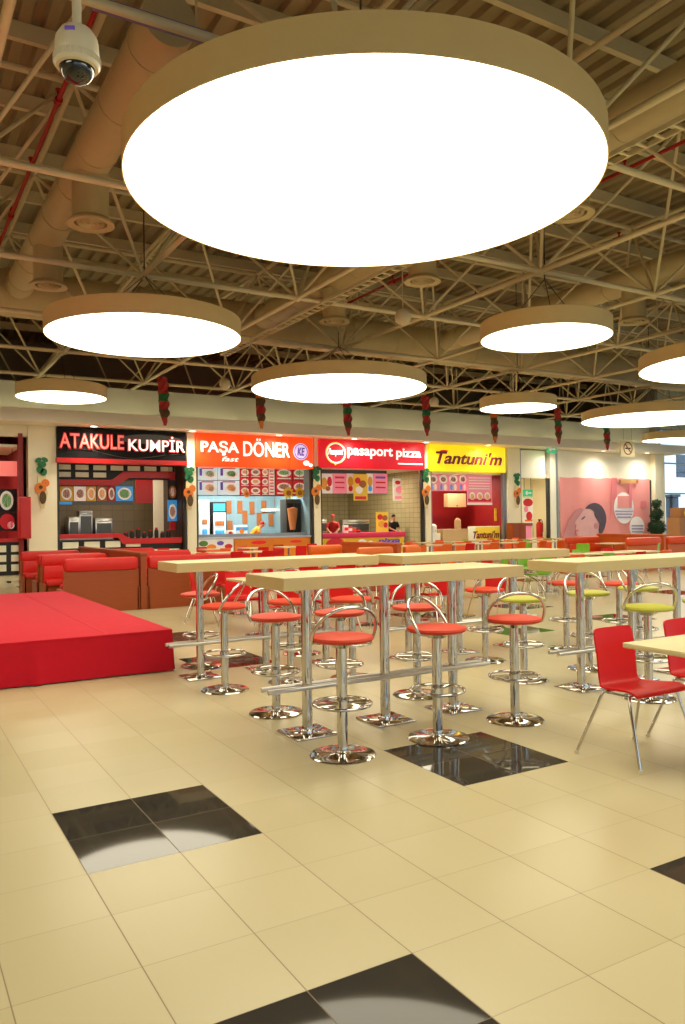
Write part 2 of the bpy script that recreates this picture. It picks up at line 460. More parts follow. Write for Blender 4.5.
for i, u in enumerate(us[:-1]):
    for j, v in enumerate(vv[:-1]):
        if u > 30 and v > 21.5: continue
        for du in (0, 1):
            for dv in (0, 1):
                diag.append(((us[i+du], vv[j+dv], NZ0), (u+DU/2, v+DV/2, NZ1)))
def seen_len(d):
    m = (Vector(d[0])+Vector(d[1]))/2 - Vector((0, 0, EYE)); w = m.dot(CFW)
    if w < 1: return 0
    x, y = m.dot(CRT)/w*FPX, m.dot(CUP)/w*FPX
    return 0 if abs(x) > 350 or abs(y) > 520 else 1/w
diag.sort(key=seen_len, reverse=True)
for d in diag[:100]: MB().cyl(d[0], d[1], .03, n=8).build('diagonal_strut', 'steel_white', sf)
rest = MB()
for d in diag[100:]: rest.cyl(d[0], d[1], .03, n=6)
ro = rest.build('diagonal_strut', 'steel_white', sf); ro['kind'] = 'stuff'

# purlins right under the deck
for k, u in enumerate(us[:-1]):
    pass
pl = thing('roof_purlins', 'pale steel purlins crossing just under the corrugated roof', 'roof purlins')
for j in range(-8, 32, 2):
    MB().bb(U0, j-.05, 8.5, U1 if j < 25 else 33.2, j+.05, HZ, 0).build('purlin', 'steel_white', pl)

# cable trays (ladder of rungs between two rails)
def tray(u, v0, v1, label, z=5.93):
    t = thing('cable_tray', label, 'cable tray', (u, v0, z))
    MB().bb(-.11, 0, 0, -.09, v1-v0, .06).build('side_rail', 'steel_white', t)
    MB().bb(.09, 0, 0, .11, v1-v0, .06).build('side_rail', 'steel_white', t)
    y = .2
    while y < v1-v0: MB().bb(-.09, y-.02, .0, .09, y+.02, .02).build('rung', 'steel_white', t); y += .25
tray(7.85, 2.0, 19.5, 'pale cable tray hung under the roof frame behind the largest round lamp')

p1, p2 = at_z(92, 2, 6.35), at_z(214, 35, 6.35)
t = thing('blue_lit_beam', 'steel roof bar coloured as blue-lit between the dome camera and the largest lamp', 'steel bar', (p1.x, p1.y, 6.35))  # blue tint stands in for coloured light on this bar
MB().bb(0, -.05, -.05, p2.x-p1.x, .05, .05, .01).build('bar', 'blue_lit_steel', t)
for x_ in (.15, p2.x-p1.x-.15): MB().cyl((x_, 0, .04), (x_, 0, NZ1-6.35), .012, n=8).build('hanger', 'steel_white', t)
# ---------------- air ducts
def duct(u, v0, v1, drops, label, elbow=False):
    t = thing('air_duct', label, 'air duct', (u, v0, 7.05))
    L = v1-v0
    mb = MB().cyl((0, 0, 0), (0, L, 0), .31, n=24)
    y = .6
    while y < L: mb.cyl((0, y-.02, 0), (0, y+.02, 0), .322, n=24); y += 1.4
    mb.build('duct_pipe', 'duct_paint', t)
    for v in drops:
        d = MB().cyl((0, v-v0, -.26), (0, v-v0, -.92), .27, n=24).build('drop_pipe', 'duct_paint', t)
        MB().lathe([(.27, -.90), (.35, -.97), (.35, -1.0), (.24, -.98), (.24, -.94)], 28, (0, v-v0, 0), True).build('diffuser_ring', 'duct_paint', d)
        mb = MB()
        for rr in (.19, .12, .05): mb.lathe([(rr, -.99), (rr+.015, -.95), (rr-.03, -.95)], 24, (0, v-v0, 0), True)
        mb.build('diffuser_vanes', 'duct_paint', d)
duct(2.76, 8.3, 19.32, [12.15, 15.7], 'round pale air duct running beside the dome camera and largest lamp')
duct(8.95, 4.0, 19.32, [8.35, 12.1, 15.5], 'round pale air duct with three outlets above the middle of the hall')
duct(15.2, 4.0, 19.32, [8.5, 12.3, 15.8], 'round pale air duct with outlets above the lime stools side of the hall')
t = thing('main_duct', 'thick round pale air duct crossing the hall in front of the shop wall', 'air duct', (-6, 19.9, 7.0))
mb = MB().cyl((0, 0, 0), (38, 0, 0), .55, n=28)
for k in range(24): mb.cyl((.8+k*1.55, 0, 0), (.86+k*1.55, 0, 0), .57, n=28)
mb.build('duct_pipe', 'duct_paint', t)
# red sprinkler mains
def pipe(u, v0, v1, z, label):
    t = thing('sprinkler_pipe', label, 'sprinkler pipe', (u, v0, z))
    MB().cyl((0, 0, 0), (0, v1-v0, 0), .032, n=10).build('pipe_run', 'red_pipe', t)
    y = 1.0
    while y < v1-v0:
        o = MB().cyl((0, y-.06, 0), (0, y+.06, 0), .055, n=10).build('coupling', 'red_pipe', t)
        MB().cyl((0, y, 0), (0, y, .14), .018, n=8).cyl((0, y, .14), (0, y, .17), .04, n=8).build('sprinkler_head', 'red_pipe', o)
        y += 2.4
pipe(2.2, 1, 22, 7.55, 'red sprinkler pipe running past the dome camera')
pipe(11.2, 1, 22, 7.55, 'red sprinkler pipe over the bar tables side of the largest lamp')
pipe(13.9, 1, 22, 7.55, 'red sprinkler pipe seen beyond the largest lamp, above the small hanging lamp')

# ---------------- round lamps
def lamp(u, v, r, label, z=4.85, h=.31):
    t = thing('round_lamp', label, 'ceiling lamp', (u, v, z), 0, 'round hanging lamps')
    MB().lathe([(r, 0), (r, h), (r-.05, h+.02), (0, h+.02), (0, h), (r-.02, h-.01), (r-.014, .02), (r-.01, .0)], 96, (0, 0, 0), True).build('lamp_rim', 'lamp_rim', t)
    MB().lathe([(0, .006), (r-.016, .006), (r-.016, .03), (0, .03)], 96).build('diffuser', 'diffuser', t)
    for k in range(4 if r > 1.5 else 3):
        a = 2*PI*k/(4 if r > 1.5 else 3)+.5
        MB().tube([(r*.55*math.cos(a), r*.55*math.sin(a), h+.01), (0, 0, 1.12)], .008, 6).build('suspension_cable', 'steel_dark', t)
    MB().cyl((0, 0, 1.1), (0, 0, HZ-z+.05), .012, n=8).build('suspension_rod', 'steel_dark', t)
lamp(4.24, 6.72, 2.37, 'huge round lamp nearest the viewer, hanging over the bar tables')
lamp(4.1, 13.93, 1.72, 'medium round lamp hanging behind the huge one, above the red booths')
lamp(10.09, 17.28, 2.23, 'large round lamp hanging before the orange and red shop signs')
lamp(4.1, 21.55, 1.14, 'small round lamp hanging before the black shop sign')
lamp(10.71, 10.66, 1.2, 'small round lamp hanging on its own beyond the rim of the huge lamp')
lamp(16.7, 17.82, 1.15, 'small round lamp hanging before the yellow shop sign')
lamp(22.93, 17.96, 2.28, 'large round lamp hanging before the pink banner')
lamp(16.72, 10.6, 2.2, 'large round lamp cut by the picture edge, above the lime stools')
lamp(29.9, 22.4, 1.15, 'small round lamp hanging by the window beyond the pink banner')
# unseen lamps added for fill light, continuing the lamp pattern behind and beside the viewer
lamp(10.4, 3.3, 2.3, 'large round fill lamp added beside the huge one, outside the picture')
lamp(-2.2, 10.3, 2.3, 'large round fill lamp added over the stage, outside the picture')
lamp(-2.2, 17.5, 1.15, 'small round fill lamp added over the far end of the hall, outside the picture')
lamp(4.15, -.45, 2.3, 'large round fill lamp added behind the viewer, outside the picture')
lamp(16.66, 3.5, 1.2, 'small round fill lamp added beside the viewer, outside the picture')
lamp(-2.2, 3.2, 1.2, 'small round fill lamp added behind the stage corner, outside the picture')
lamp(22.9, 10.6, 1.15, 'small round fill lamp added over the window end of the hall, outside the picture')

# ---------------- ceiling furniture: dome camera, globes
t = thing('dome_camera', 'dome security camera with dark globe hanging on a pole in the upper corner', 'camera', (.98, 4.61, 4.2)); t.scale = (.94, .94, .94)
MB().lathe([(.0, .17), (.05, .168), (.095, .14), (.125, .09), (.132, .0), (.128, -.02), (.0, -.02)], 36).build('housing', 'plastic_cream', t)
mb = MB().lathe([(.128, -.02), (.137, -.025), (.137, -.065), (.125, -.085), (.105, -.09), (.105, -.06), (.12, -.02)], 36, (0, 0, 0), True)
for k in range(48):
    a = 2*PI*k/48; mb.box((.138*math.cos(a), .138*math.sin(a), -.045), (.006, .006, .04), m=None)
mb.build('ribbed_collar', 'plastic_cream', t)
MB().ell((0, 0, -.085), (.102, .102, .098), 24).build('dark_globe', 'dome_black', t)
MB().cyl((0, 0, .16), (0, 0, 4.88), .028, n=14).build('pole', 'plastic_cream', t)
pl_ = MB().box((0, -.127, .085), (.06, .012, .022), .003).build('name_plate', 'emblem_violet', t); pl_.rotation_euler = (0, 0, -YAW)
for (px_, py_, lab) in [(403, 317, 'white globe sensor hanging between the two outlets of the middle duct'), (225, 384, 'white globe sensor near the first red hanging garland'),
                        (434, 402, 'white globe sensor before the red and yellow shop signs'), (658, 357, 'white globe sensor beside the large lamp cut by the picture edge')]:
    p = at_z(px_, py_, 5.62)
    t = thing('globe_sensor', lab, 'sensor', p, 0, 'white globe sensors')
    MB().ell((0, 0, 0), (.17, .17, .17), 20).build('globe', 'plastic_cream', t)
    MB().cyl((0, 0, .15), (0, 0, (6.84 if px_ == 403 else NZ1)-p.z), .012, n=8).build('hanging_rod', 'steel_white', t)

# ================================================================ SHOP FRONT
def ub(px_): return at_v(px_, 500, VF).x
def us_(px_): return at_v(px_, 450, VF-.25).x
def pillar(px0, px1, v0=VF-.35, v1=VF+.3, mat='wall_cream'):
    a, b = ub(px0), ub(px1)
    struct('pillar', MB().bb(a, v0, 0, b, v1, 4.56), mat)
pillar(28, 56.5, VF-.1); pillar(186.5, 195.5, VF-.1); pillar(313.5, 319.5, VF-.1); pillar(424.5, 429.5, VF-.1)
pillar(506.5, 519, VF-.1); pillar(650.5, 660, VF-.3)
def room(u0, u1, backmat, sidemat, ceilz=3.72, depth=3.3, label=None):
    struct('shop_wall', MB().bb(u0, VF+depth, 0, u1, VF+depth+.1, 4.5), backmat)
    struct('shop_wall', MB().bb(u0-.06, VF+.3, 0, u0, VF+depth, 4.5), sidemat)
    struct('shop_wall', MB().bb(u1, VF+.3, 0, u1+.06, VF+depth, 4.5), sidemat)
    struct('shop_ceiling', MB().bb(u0, VF+.25, ceilz, u1, VF+depth, ceilz+.08), 'soffit_cream')
def shop_light(u, v, z, power, size=1.2, col=(1, .9, .72)):
    l = bpy.data.lights.new('shop_ceiling_light', 'AREA'); l.shape = 'RECTANGLE'; l.size = size; l.size_y = .5; l.energy = power*1.7; l.color = col
    o = bpy.data.objects.new('shop_ceiling_light', l); COL.objects.link(o); o.location = (u, v, z)
def downlight(u, v, z, label, power=6, r=.11):
    t = thing('downlight', label, 'downlight', (u, v, z), 0, 'recessed downlights')
    MB().lathe([(r, 0), (r+.03, 0), (r+.03, -.012), (r, -.012)], 24, (0, 0, 0), True).build('trim_ring', 'white_panel', t)
    MB().lathe([(0, -.006), (r, -.006), (r, .0), (0, .0)], 24).build('bulb_face', 'bulb', t)
    if power:
        l = bpy.data.lights.new('downlight_beam', 'SPOT'); l.energy = power; l.spot_size = R(165); l.spot_blend = 1.0; l.color = (1, .92, .76); l.shadow_soft_size = .25
        o = bpy.data.objects.new('downlight_beam', l); COL.objects.link(o); o.location = (u, v-.15, z-.06)
for k in range(14):
    t = thing('cove_light', 'fluorescent tube lying on the shop soffit, %s from the stage end' % ORD[k], 'tube light', (-4.5+k*2.85, 25.45, 4.945), 0, 'cove tubes on the soffit')
    MB().bb(-1.3, -.05, 0, 1.3, .05, .05).build('tube_tray', 'white_panel', t)
    MB().cyl((-1.25, 0, .075), (1.25, 0, .075), .02, n=10).build('tube', 'cove_tube', t)
where = ['black shop sign', 'pillar before the orange shop sign', 'orange shop sign', 'red shop sign', 'pillar before the yellow shop sign', 'yellow shop sign', 'grey door panel', 'pink banner, door side', 'pink banner, window side']
for k, u in enumerate([5.7, 8.9, 12.1, 15.2, 18.5, 21.7, 25.3, 28.6, 31.6]):
    downlight(u, 24.95, 4.56, 'small recessed downlight in the soffit above the '+where[k], 270)
def downs(u0, u1, v, z, n, txt):
    for k in range(n):
        downlight(u0+(u1-u0)*(k+.5)/n, v, z, 'tiny downlight in the ceiling of the %s, %s along' % (txt, ORD[k]), 0, .07)

def posts(px_list, mat='frame_dark'):
    for a in px_list:
        u = ub(a); struct('trim_post', MB().bb(u-.05, VF-.02, 0, u+.05, VF+.14, 3.55), mat)

def bulkhead(p0, p1, q0, q1, v, zc, mat='steel_dark'):
    x0, z0, x1, z1 = rect(p0, q0, p1, q1, v); struct('wall_bulkhead', MB().bb(x0, v+.05, z0, x1, v+.13, zc), mat)
def menu_photo(mb_dict, key, c, rx, rz, d=.01, rot=0):
    mb_dict.setdefault(key, MB()).disc(c, rx, rz, d, 16, rot)

def board(name, r, v, base, label, cat, items, depth=.05, group=None, cords=0):
    """flat printed board: base plate and printed pictures as its parts. items: (fx, fz, rx, rz, material)"""
    x0, z0, x1, z1 = r
    t = thing(name, label, cat, ((x0+x1)/2, v, z0), 0, group)
    W, H = x1-x0, z1-z0
    MB().bb(-W/2, 0, 0, W/2, depth, H).build('panel', base, t)
    if cords:
        for f in (.15, .85): MB().cyl((-W/2+f*W, depth/2, H), (-W/2+f*W, depth/2, cords-z0), .006, n=6).build('hanging_cord', 'steel_dark', t)
    for k, (fx, fz, a, b, m) in enumerate(items):
        mb = MB(); c = (-W/2+fx*W, -.012, fz*H)
        if m.startswith('#'): mb.bb(c[0]-a*W, -.008, c[2]-b*H, c[0]+a*W, 0, c[2]+b*H); m = m[1:]; nm = 'printed_strip'
        else: mb.disc(c, a*W, b*H, .012, 18); nm = 'printed_picture'
        mb.build(nm, m, t)
    return t

# ---------- shop at the left edge of the picture
uL = U0; uR = ub(18)
room(uL+.3, ub(23), 'deep_red', 'deep_red', 3.9)
struct('trim_post', MB().bb(ub(18.5), VF-.05, 0, ub(23), VF+.2, 4.3), 'deep_red')
struct('wall_fascia', MB().bb(U0, VF, 4.2, ub(28), VF+.2, 4.56), 'wall_cream')
shop_light(1.0, VF+1.6, 3.85, 90)
t = thing('service_counter', 'counter of cream and black blocks in the shop beside the first pillar', 'counter', (ub(-20), VF+.1, 0))
W = ub(22)-ub(-20)
MB().bb(0, 0, 0, W, .6, 1.0).build('counter_body', 'black_panel', t)
for i in range(3):
    for j in range(3): MB().bb(.08+i*W/3, -.03, .12+j*.29, W/3-.06+i*W/3, 0, .12+j*.29+.2).build('cream_block', 'cream_block', t)
MB().bb(-.03, -.1, 1.0, W+.03, .65, 1.1).build('counter_top', 'red_paint', t)
t = thing('red_cabinet', 'tall narrow red box mounted on the pillar beside the first shop', 'wall box', (ub(23), VF-.36, 1.1))
MB().bb(-.16, -.1, 0, .16, .25, 1.26, .02).build('box_body', 'red_paint', t)
MB().bb(-.13, -.115, .05, .13, -.1, 1.21).build('box_door', 'red_paint', t)
board('menu_sign', rect(-14, 461, 17, 476, VF+.6), VF+.6, 'letter_salmon', 'glowing salmon light box high in the first shop', 'light box', [], cords=3.91)
board('menu_sign', rect(-14, 489, 17, 512, VF+.9), VF+.9, 'black_panel', 'black menu sign with a round food picture in the first shop', 'menu sign', [(.66, .5, .22, .42, 'food_white'), (.66, .5, .15, .3, 'food_green')], cords=3.91)
board('menu_sign', rect(-14, 512.2, 17, 531, VF+.9), VF+.9, 'black_panel', 'dark sign with a red and white round dish above the first shop counter', 'menu sign', [(.68, .5, .24, .42, 'red_print'), (.8, .3, .12, .2, 'food_white')])
downs(1.0, 3.4, VF+.9, 3.88, 2, 'first shop')

def fit_sign(t, h, z0, z1):
    t.location.z = z0
    def walk(o):
        for c in o.children:
            if c.type == 'MESH':
                for v in c.data.vertices: v.co.z *= (z1-z0)/h
            walk(c)
    walk(t)
def zs_(px_, py_): return at_v(px_, py_, VF-.25).z
# ---------- potato shop (black sign)
A, B = ub(57), ub(186)
room(A+.05, B-.05, 'tile_brown', 'dark_brown', 3.55)
x0, z0, x1, z1 = rect(57, 428, 186, 457.5, VF-.25)
t = thing('shop_sign', 'black shop sign with red and white letters above a red strip', 'shop sign', (us_(57), VF-.25, 3.5))
S = Vector((us_(57), VF-.25, 3.5)); za, zb2, zc2 = zs_(121, 464)-3.5, zs_(121, 459.3)-3.5, zs_(121, 430)-3.5; A0, B0 = A, B; A, B = us_(57), us_(185.7)
MB().bb(0, 0, zb2, B-A, .3, zc2).build('sign_panel', 'sign_black', t)
MB().bb(-.02, -.04, za, B-A+.02, .3, zb2).build('red_strip', 'red_paint', t)
sw = MB()     # grey swoosh behind the letters
pts = []
for k in range(25):
    f = k/24; pts.append((.3+f*(B-A-.4), .22+.14*math.sin(f*7+.8)*(1-f*.5)))
sw.tube([(a, -.012, b) for a, b in pts], .012, 6)
hl = [((B-A)*(.5+.25*math.cos(2*PI*k/32)+.22), .72+.2*math.sin(2*PI*k/32)*(1 if math.sin(2*PI*k/32) > 0 else .6)) for k in range(32)]
sw.build('swoosh', 'steel_dark', t)
MB().plate([(min(x_, B-A-.02), z_) for x_, z_ in hl], -.01, .01).build('halo_patch', 'steel_dark', t)
r1 = rect(60, 433, 124, 450, VF-.3); r2 = rect(128, 434, 184.5, 455, VF-.3)
def loc_r(r, S): return r[0]-S.x, r[2]-S.x, r[1]-S.z, r[3]-S.z
a = loc_r(rect(60, 435, 123.5, 450, VF-.3), S)
text_mesh('lettering_outline', 'ATAKULE', 'letter_red', t, a[0]-.03, a[1]+.03, .36, .86, -.02, .03, .035)
text_mesh('lettering', 'ATAKULE', 'letter_salmon', t, a[0], a[1], .39, .83, -.05, .03, -.004)
a = loc_r(rect(128.5, 434, 184.5, 451, VF-.3), S)
text_mesh('lettering_outline', 'KUMPİR', 'letter_red', t, a[0]-.03, a[1]+.03, .33, .89, -.02, .03, .035)
text_mesh('lettering', 'KUMPİR', 'letter_white', t, a[0], a[1], .36, .86, -.05, .03, .004)
A, B = A0, B0
posts([57.5, 185.5])
shop_light((A+B)/2, VF+1.4, 3.5, 60, 2.5)
t = thing('service_counter', 'black counter clad in cream blocks with a stepped red ledge under the black sign', 'counter', (A+.1, VF+.25, 0))
W = B-A-.2
MB().bb(0, 0, 0, W, .6, .98).build('counter_body', 'black_panel', t)
for i in range(6):
    for j in range(3):
        if j == 2 and i > 3: continue
        MB().bb(.1+i*W/6, -.04, .15+j*.3, W/6-.08+i*W/6, 0, .15+j*.3+.2).build('cream_block', 'cream_block', t)
MB().plate([(0, 1.2), (W*.48, 1.2), (W*.56, 1.02), (W, 1.02), (W, .84), (W*.5, .84), (W*.46, 1.06), (0, 1.06)], -.09, .75).build('ledge', 'red_paint', t)
t = thing('block_frieze', 'black lattice frieze with cream blocks and a stepped red band under the black sign', 'shop frieze', (A+.1, VF+.9, 2.55))
MB().bb(0, 0, .45, W, .1, .98).build('lattice', 'black_panel', t)
for i in range(7):
    MB().bb(.08+i*W/7, -.03, .74, W/7-.07+i*W/7, 0, .9).build('cream_block', 'cream_block', t)
    if i < 3: MB().bb(.08+i*W/7, -.03, .5, W/7-.07+i*W/7, 0, .66).build('cream_block', 'cream_block', t)
MB().plate([(0, .42), (W*.45, .42), (W*.56, .72), (W, .72), (W, -1.28), (W*.955, -1.28), (W*.955, .5), (W*.6, .5), (W*.5, .24), (0, .24)], -.08, .12).build('red_band', 'red_paint', t)
bulkhead(60, 133, 484, 505, VF+1.2, 3.55)
kb = ['food_brown', 'food_gold', 'food_brown', 'food_gold', 'food_green']
for k, (p0, p1, base, f) in enumerate([(60, 73, 'food_gold', 'food_brown'), (74, 86, 'food_white', 'food_brown'), (86.5, 96, 'food_gold', 'food_gold'), (97, 107, 'food_brown', 'food_gold'), (108, 115, 'red_paint', 'food_brown'), (116, 133, 'blue_print', 'food_green')]):
    board('menu_board', rect(p0, 486.5, p1, 501, VF+1.2), VF+1.2, base, 'backlit food picture, %s in the strip under the black lattice frieze' % ORD[k], 'menu board',
          [(.5, .5, .4, .42, 'food_white'), (.5, .5, .3, .3, f)], group='potato shop food pictures')
board('shop_screen', rect(136, 478, 153, 503, VF+1.3), VF+1.3, 'red_paint', 'plain red square panel hanging in the shop under the black sign', 'panel', [], cords=3.56)
board('menu_board', rect(168, 480, 177, 500, VF+.8), VF+.8, 'black_panel', 'upright black sign with a round dish, upper of two beside the red band', 'menu board', [(.5, .4, .4, .32, 'food_brown'), (.5, .4, .28, .22, 'food_white')], cords=3.56)
board('menu_board', rect(168, 500, 177, 521, VF+.8), VF+.8, 'blue_print', 'upright blue and black sign with a round dish, lower of two', 'menu board', [(.5, .45, .42, .36, 'food_white'), (.5, .45, .3, .24, 'food_brown')])
board('blue_ledge', rect(59, 501.5, 72, 504.5, VF+1.2), VF+1.2, 'blue_print', 'small glowing blue strip under the food pictures', 'light strip', [])
struct('shop_wall', MB().bb(at_v(153, 500, VF+2.4).x, VF+2.3, 0, at_v(166, 500, VF+2.4).x, VF+2.4, 3.5), 'wall_cream')
def oven(u, v, w, h, lab, z=1.02):
    t = thing('kitchen_oven', lab, 'oven', (u, v, z))
    MB().bb(-w/2, 0, 0, w/2, .5, h, .02).build('oven_body', 'brushed', t)
    MB().bb(-w/2+.05, -.03, .1, w/2-.05, 0, h-.18).build('oven_door', 'steel_dark', t)
    MB().cyl((-w/2+.08, -.05, h-.1), (w/2-.08, -.05, h-.1), .015, n=8).build('oven_handle', 'chrome', t)
def table_slab(u0, u1, v, z, lab, mat='brushed'):
    t = thing('work_bench', lab, 'work bench', ((u0+u1)/2, v, 0))
    W = u1-u0
    MB().bb(-W/2, 0, z-.05, W/2, .6, z).build('bench_top', mat, t)
    MB().bb(-W/2+.03, .03, 0, W/2-.03, .57, z-.05).build('bench_body', 'steel_dark', t)
table_slab(A+.4, B-.4, VF+2.4, 1.02, 'steel work bench at the rear of the shop under the black sign')
oven(at_v(74, 520, VF+2.5).x, VF+2.5, .38, .75, 'steel oven on the rear bench under the gold food picture')
oven(at_v(86, 520, VF+2.5).x, VF+2.5, .46, .95, 'taller steel oven on the rear bench, middle of the potato shop')
oven(at_v(104, 520, VF+2.5).x, VF+2.5, .6, .7, 'wide steel oven on the rear bench under the brown food picture')
def jar(u, v, z, lab, h=.22, mat='black_panel', r=.07):
    t = thing('condiment_jar', lab, 'jar', (u, v, z), 0, 'jars along the red ledge')
    MB().lathe([(0, 0), (r, 0), (r*1.05, h*.5), (r*.9, h*.8), (r*.6, h*.9), (0, h*.9)], 14).build('jar_body', mat, t)
    MB().lathe([(r*.65, h*.9), (r*.65, h*1.08), (0, h*1.1)], 14).build('lid', 'red_paint' if mat != 'red_paint' else 'black_panel', t)
for k in range(8):
    jar(A+.1+W*(.54+.052*k), VF+.45, 1.02, 'dark condiment jar on the red ledge under the black sign, %s of eight' % ORD[k], .2+.06*((k*7) % 3))

# ---------- doner shop (orange sign)
A, B = ub(196), ub(313.3)
room(A, B, 'tile_blue', 'tile_blue', 3.45)
t = thing('shop_sign', 'orange shop sign with white letters and a round lilac emblem', 'shop sign', (us_(196), VF-.25, 3.45))
S = Vector((us_(196), VF-.25, 3.45)); W = us_(313)-us_(196)
MB().bb(0, 0, 0, W*.79, .3, 1.1, .01).build('sign_panel', 'sign_orange', t)
MB().bb(W*.79+.012, 0, 0, W, .3, 1.1, .01).build('sign_panel', 'sign_orange', t)
a = loc_r(rect(201, 443, 239, 456, VF-.3), S)
text_mesh('lettering', 'PAŞA', 'letter_white', t, a[0], a[1], .37, .86, -.03, .03, .02)
a = loc_r(rect(243.5, 442, 290, 458, VF-.3), S)
text_mesh('lettering', 'DÖNER', 'letter_white', t, a[0], a[1], .37, 1.0, -.03, .02, .012)
a = loc_r(rect(222, 456, 239, 461, VF-.3), S)
text_mesh('small_lettering', 'fast', 'letter_white', t, a[0], a[1], .18, .34, -.03, .02, .01, .3)
e = MB().disc((W*.885, -.03, .6), .30, .30, .03, 28).build('emblem', 'emblem_lilac', t)
MB().ring((W*.885, -.045, .6), .27, .27, .025, .012).build('emblem_ring', 'emblem_violet', e)
text_mesh('emblem_letters', 'KE', 'emblem_violet', e, W*.885-.15, W*.885+.15, .46, .74, -.035, .02, .02, .2)
MB().disc((W*.935, -.03, .2), .12, .09, .03, 16).disc((W*.975, -.03, .13), .08, .06, .03, 16).build('small_mark', 'letter_white', t)
fit_sign(t, 1.1, zs_(255, 467.5), zs_(255, 435.5))
posts([196.5, 312.5])
shop_light((A+B)/2, VF+1.5, 3.4, 120, 2.8, (1, .95, .85))
VB = VF+.75
bulkhead(197, 307, 466, 496, VB, 3.45)
k = 0
for (p0, p1) in [(197.5, 217.5), (218.3, 239.5)]:
    for (q0, q1) in [(467.5, 480), (480.7, 495)]:
        board('menu_board', rect(p0, q0, p1, q1, VB), VB, 'pale_blue_print', 'pale blue menu board with a plate of food, %s of four under the orange sign' % ORD[k], 'menu board',
              [(.62, .45, .3, .34, 'food_white'), (.6, .52, .2, .22, ['food_green', 'food_gold', 'food_green', 'food_gold'][k]), (.68, .42, .12, .15, 'food_brown'), (.16, .62, .06, .28, '#emblem_violet'), (.5, .92, .3, .04, '#red_print')], group='pale blue menu boards')
        k += 1
k = 0
for i, (p0, p1) in enumerate([(240.3, 249.5), (250, 261), (261.5, 268.5)]):
    for (q0, q1) in [(467.5, 477), (477.4, 486), (486.4, 495)]:
        board('menu_board', rect(p0, q0, p1, q1, VB), VB, 'red_print', 'small red menu board with a white plate, %s of nine under the orange sign' % ORD[k], 'menu board',
              [(.5, .5, .42, .36, 'food_white'), (.5, .52, .26, .2, 'food_brown' if k % 2 else 'food_gold'), (.5, .06, .4, .04, '#white_print')], group='small red menu boards')
        k += 1
board('price_list', rect(269, 467.5, 274.5, 495, VB), VB, 'white_print', 'narrow white price list between the red menu boards', 'price list', [(.5, .1+.11*j, .34, .02, '#red_print') for j in range(8)])
k = 0
for (p0, p1) in [(276, 292), (293, 306)]:
    for (q0, q1) in [(467.5, 480), (480.5, 495)]:
        board('menu_board', rect(p0, q0, p1, q1, VB), VB, 'red_print', 'large red menu board with an oval plate, %s of four by the orange sign emblem' % ORD[k], 'menu board',
              [(.5, .55, .44, .3, 'food_white'), (.48, .58, .3, .18, 'food_brown' if k % 2 else 'food_green'), (.5, .12, .42, .05, '#white_print')], group='large red menu boards')
        k += 1
for k, (p, q, rr) in enumerate([(247, 494, 3.4), (288.5, 493, 5.5), (299.8, 493, 5), (313, 493.5, 4)]):
    x0, z0, x1, z1 = rect(p-rr, q-rr, p+rr, q+rr, VB-.2)
    t = thing('sunflower_ornament', 'paper sunflower hanging under the menu boards, %s of four' % ORD[k], 'ornament', ((x0+x1)/2, VB-.2, (z0+z1)/2), 0, 'paper sunflowers')
    mb = MB(); rad = (x1-x0)/2
    for j in range(10):
        an = 2*PI*j/10; mb.disc((rad*.62*math.cos(an), 0, rad*.62*math.sin(an)), rad*.4, rad*.2, .02, 12, an)
    mb.build('petals', 'yellow_counter' if k in (1, 2) else 'orange_print', t)
    MB().disc((0, -.02, 0), rad*.42, rad*.42, .04, 18).build('flower_eye', 'food_brown', t)
    MB().cyl((0, .01, rad*.5), (0, .01, 3.46-(z0+z1)/2), .006, n=6).build('hanging_cord', 'steel_dark', t)
t = thing('service_counter', 'orange counter with steel worktop under the orange sign', 'counter', (A+.08, VF+.1, 0))
W = B-A-.16
MB().bb(W*.31, 0, 0, W, .7, .93).build('counter_front', 'orange_counter', t)
pf = MB().bb(0, 0, 0, W*.30, .7, .93).build('poster_front', 'white_print', t)
for j, (fx, fz, s_, m_) in enumerate([(.08, .74, .18, 'green_print'), (.3, .6, .2, 'orange_print'), (.55, .74, .14, 'emblem_violet'), (.78, .62, .16, 'red_print')]):
    MB().disc((W*.3*fx+.1, -.012, fz+.05), s_*.9, s_*.55, .012, 16).build('printed_picture', m_, pf)
MB().disc((W*.52, -.012, .78), .3, .07, .012, 20).build('printed_picture', 'letter_red', t)
MB().disc((W*.86, -.012, .78), .25, .05, .012, 20).build('printed_picture', 'letter_red', t)
MB().bb(-.04, -.08, .93, W+.04, .75, .99).build('worktop', 'brushed', t)
MB().bb(0, .25, .99, W, .27, 1.1).build('splash_glass', 'frame_steel', t)
# drinks fridges
def fridge(px0, px1, py0, body, glow, lab, v=VF+2.4):
    x0, z0, x1, z1 = rect(px0, py0, px1, 533, v)
    t = thing('drinks_fridge', lab, 'fridge', ((x0+x1)/2, v, 0))
    w = x1-x0; h = z1
    MB().bb(-w/2, 0, 0, w/2, .6, h).build('cabinet_body', body, t)
    MB().bb(-w/2+.05, -.02, h-.35, w/2-.05, 0, h-.05).build('header_light', glow, t)
    d = MB().bb(-w/2+.05, -.03, .25, w/2-.05, 0, h-.4).build('glass_door', 'pale_blue_print', t)
    for j in range(4):
        mb = MB()
        for i in range(6): mb.lathe([(0, 0), (.035, 0), (.035, .14), (.015, .19), (0, .2)], 8, (-w/2+.14+i*(w-.28)/5, -.05, .35+j*(h-.9)/4))
        mb.build('bottle_row', ['red_print', 'orange_print', 'blue_print', 'food_brown'][j], d)
fridge(199, 209.5, 500, 'white_panel', 'pale_blue_print', 'white drinks fridge at the edge of the blue tiled shop')
fridge(212, 226.5, 502, 'black_panel', 'blue_print', 'black drinks fridge with a glowing blue header in the blue tiled shop')
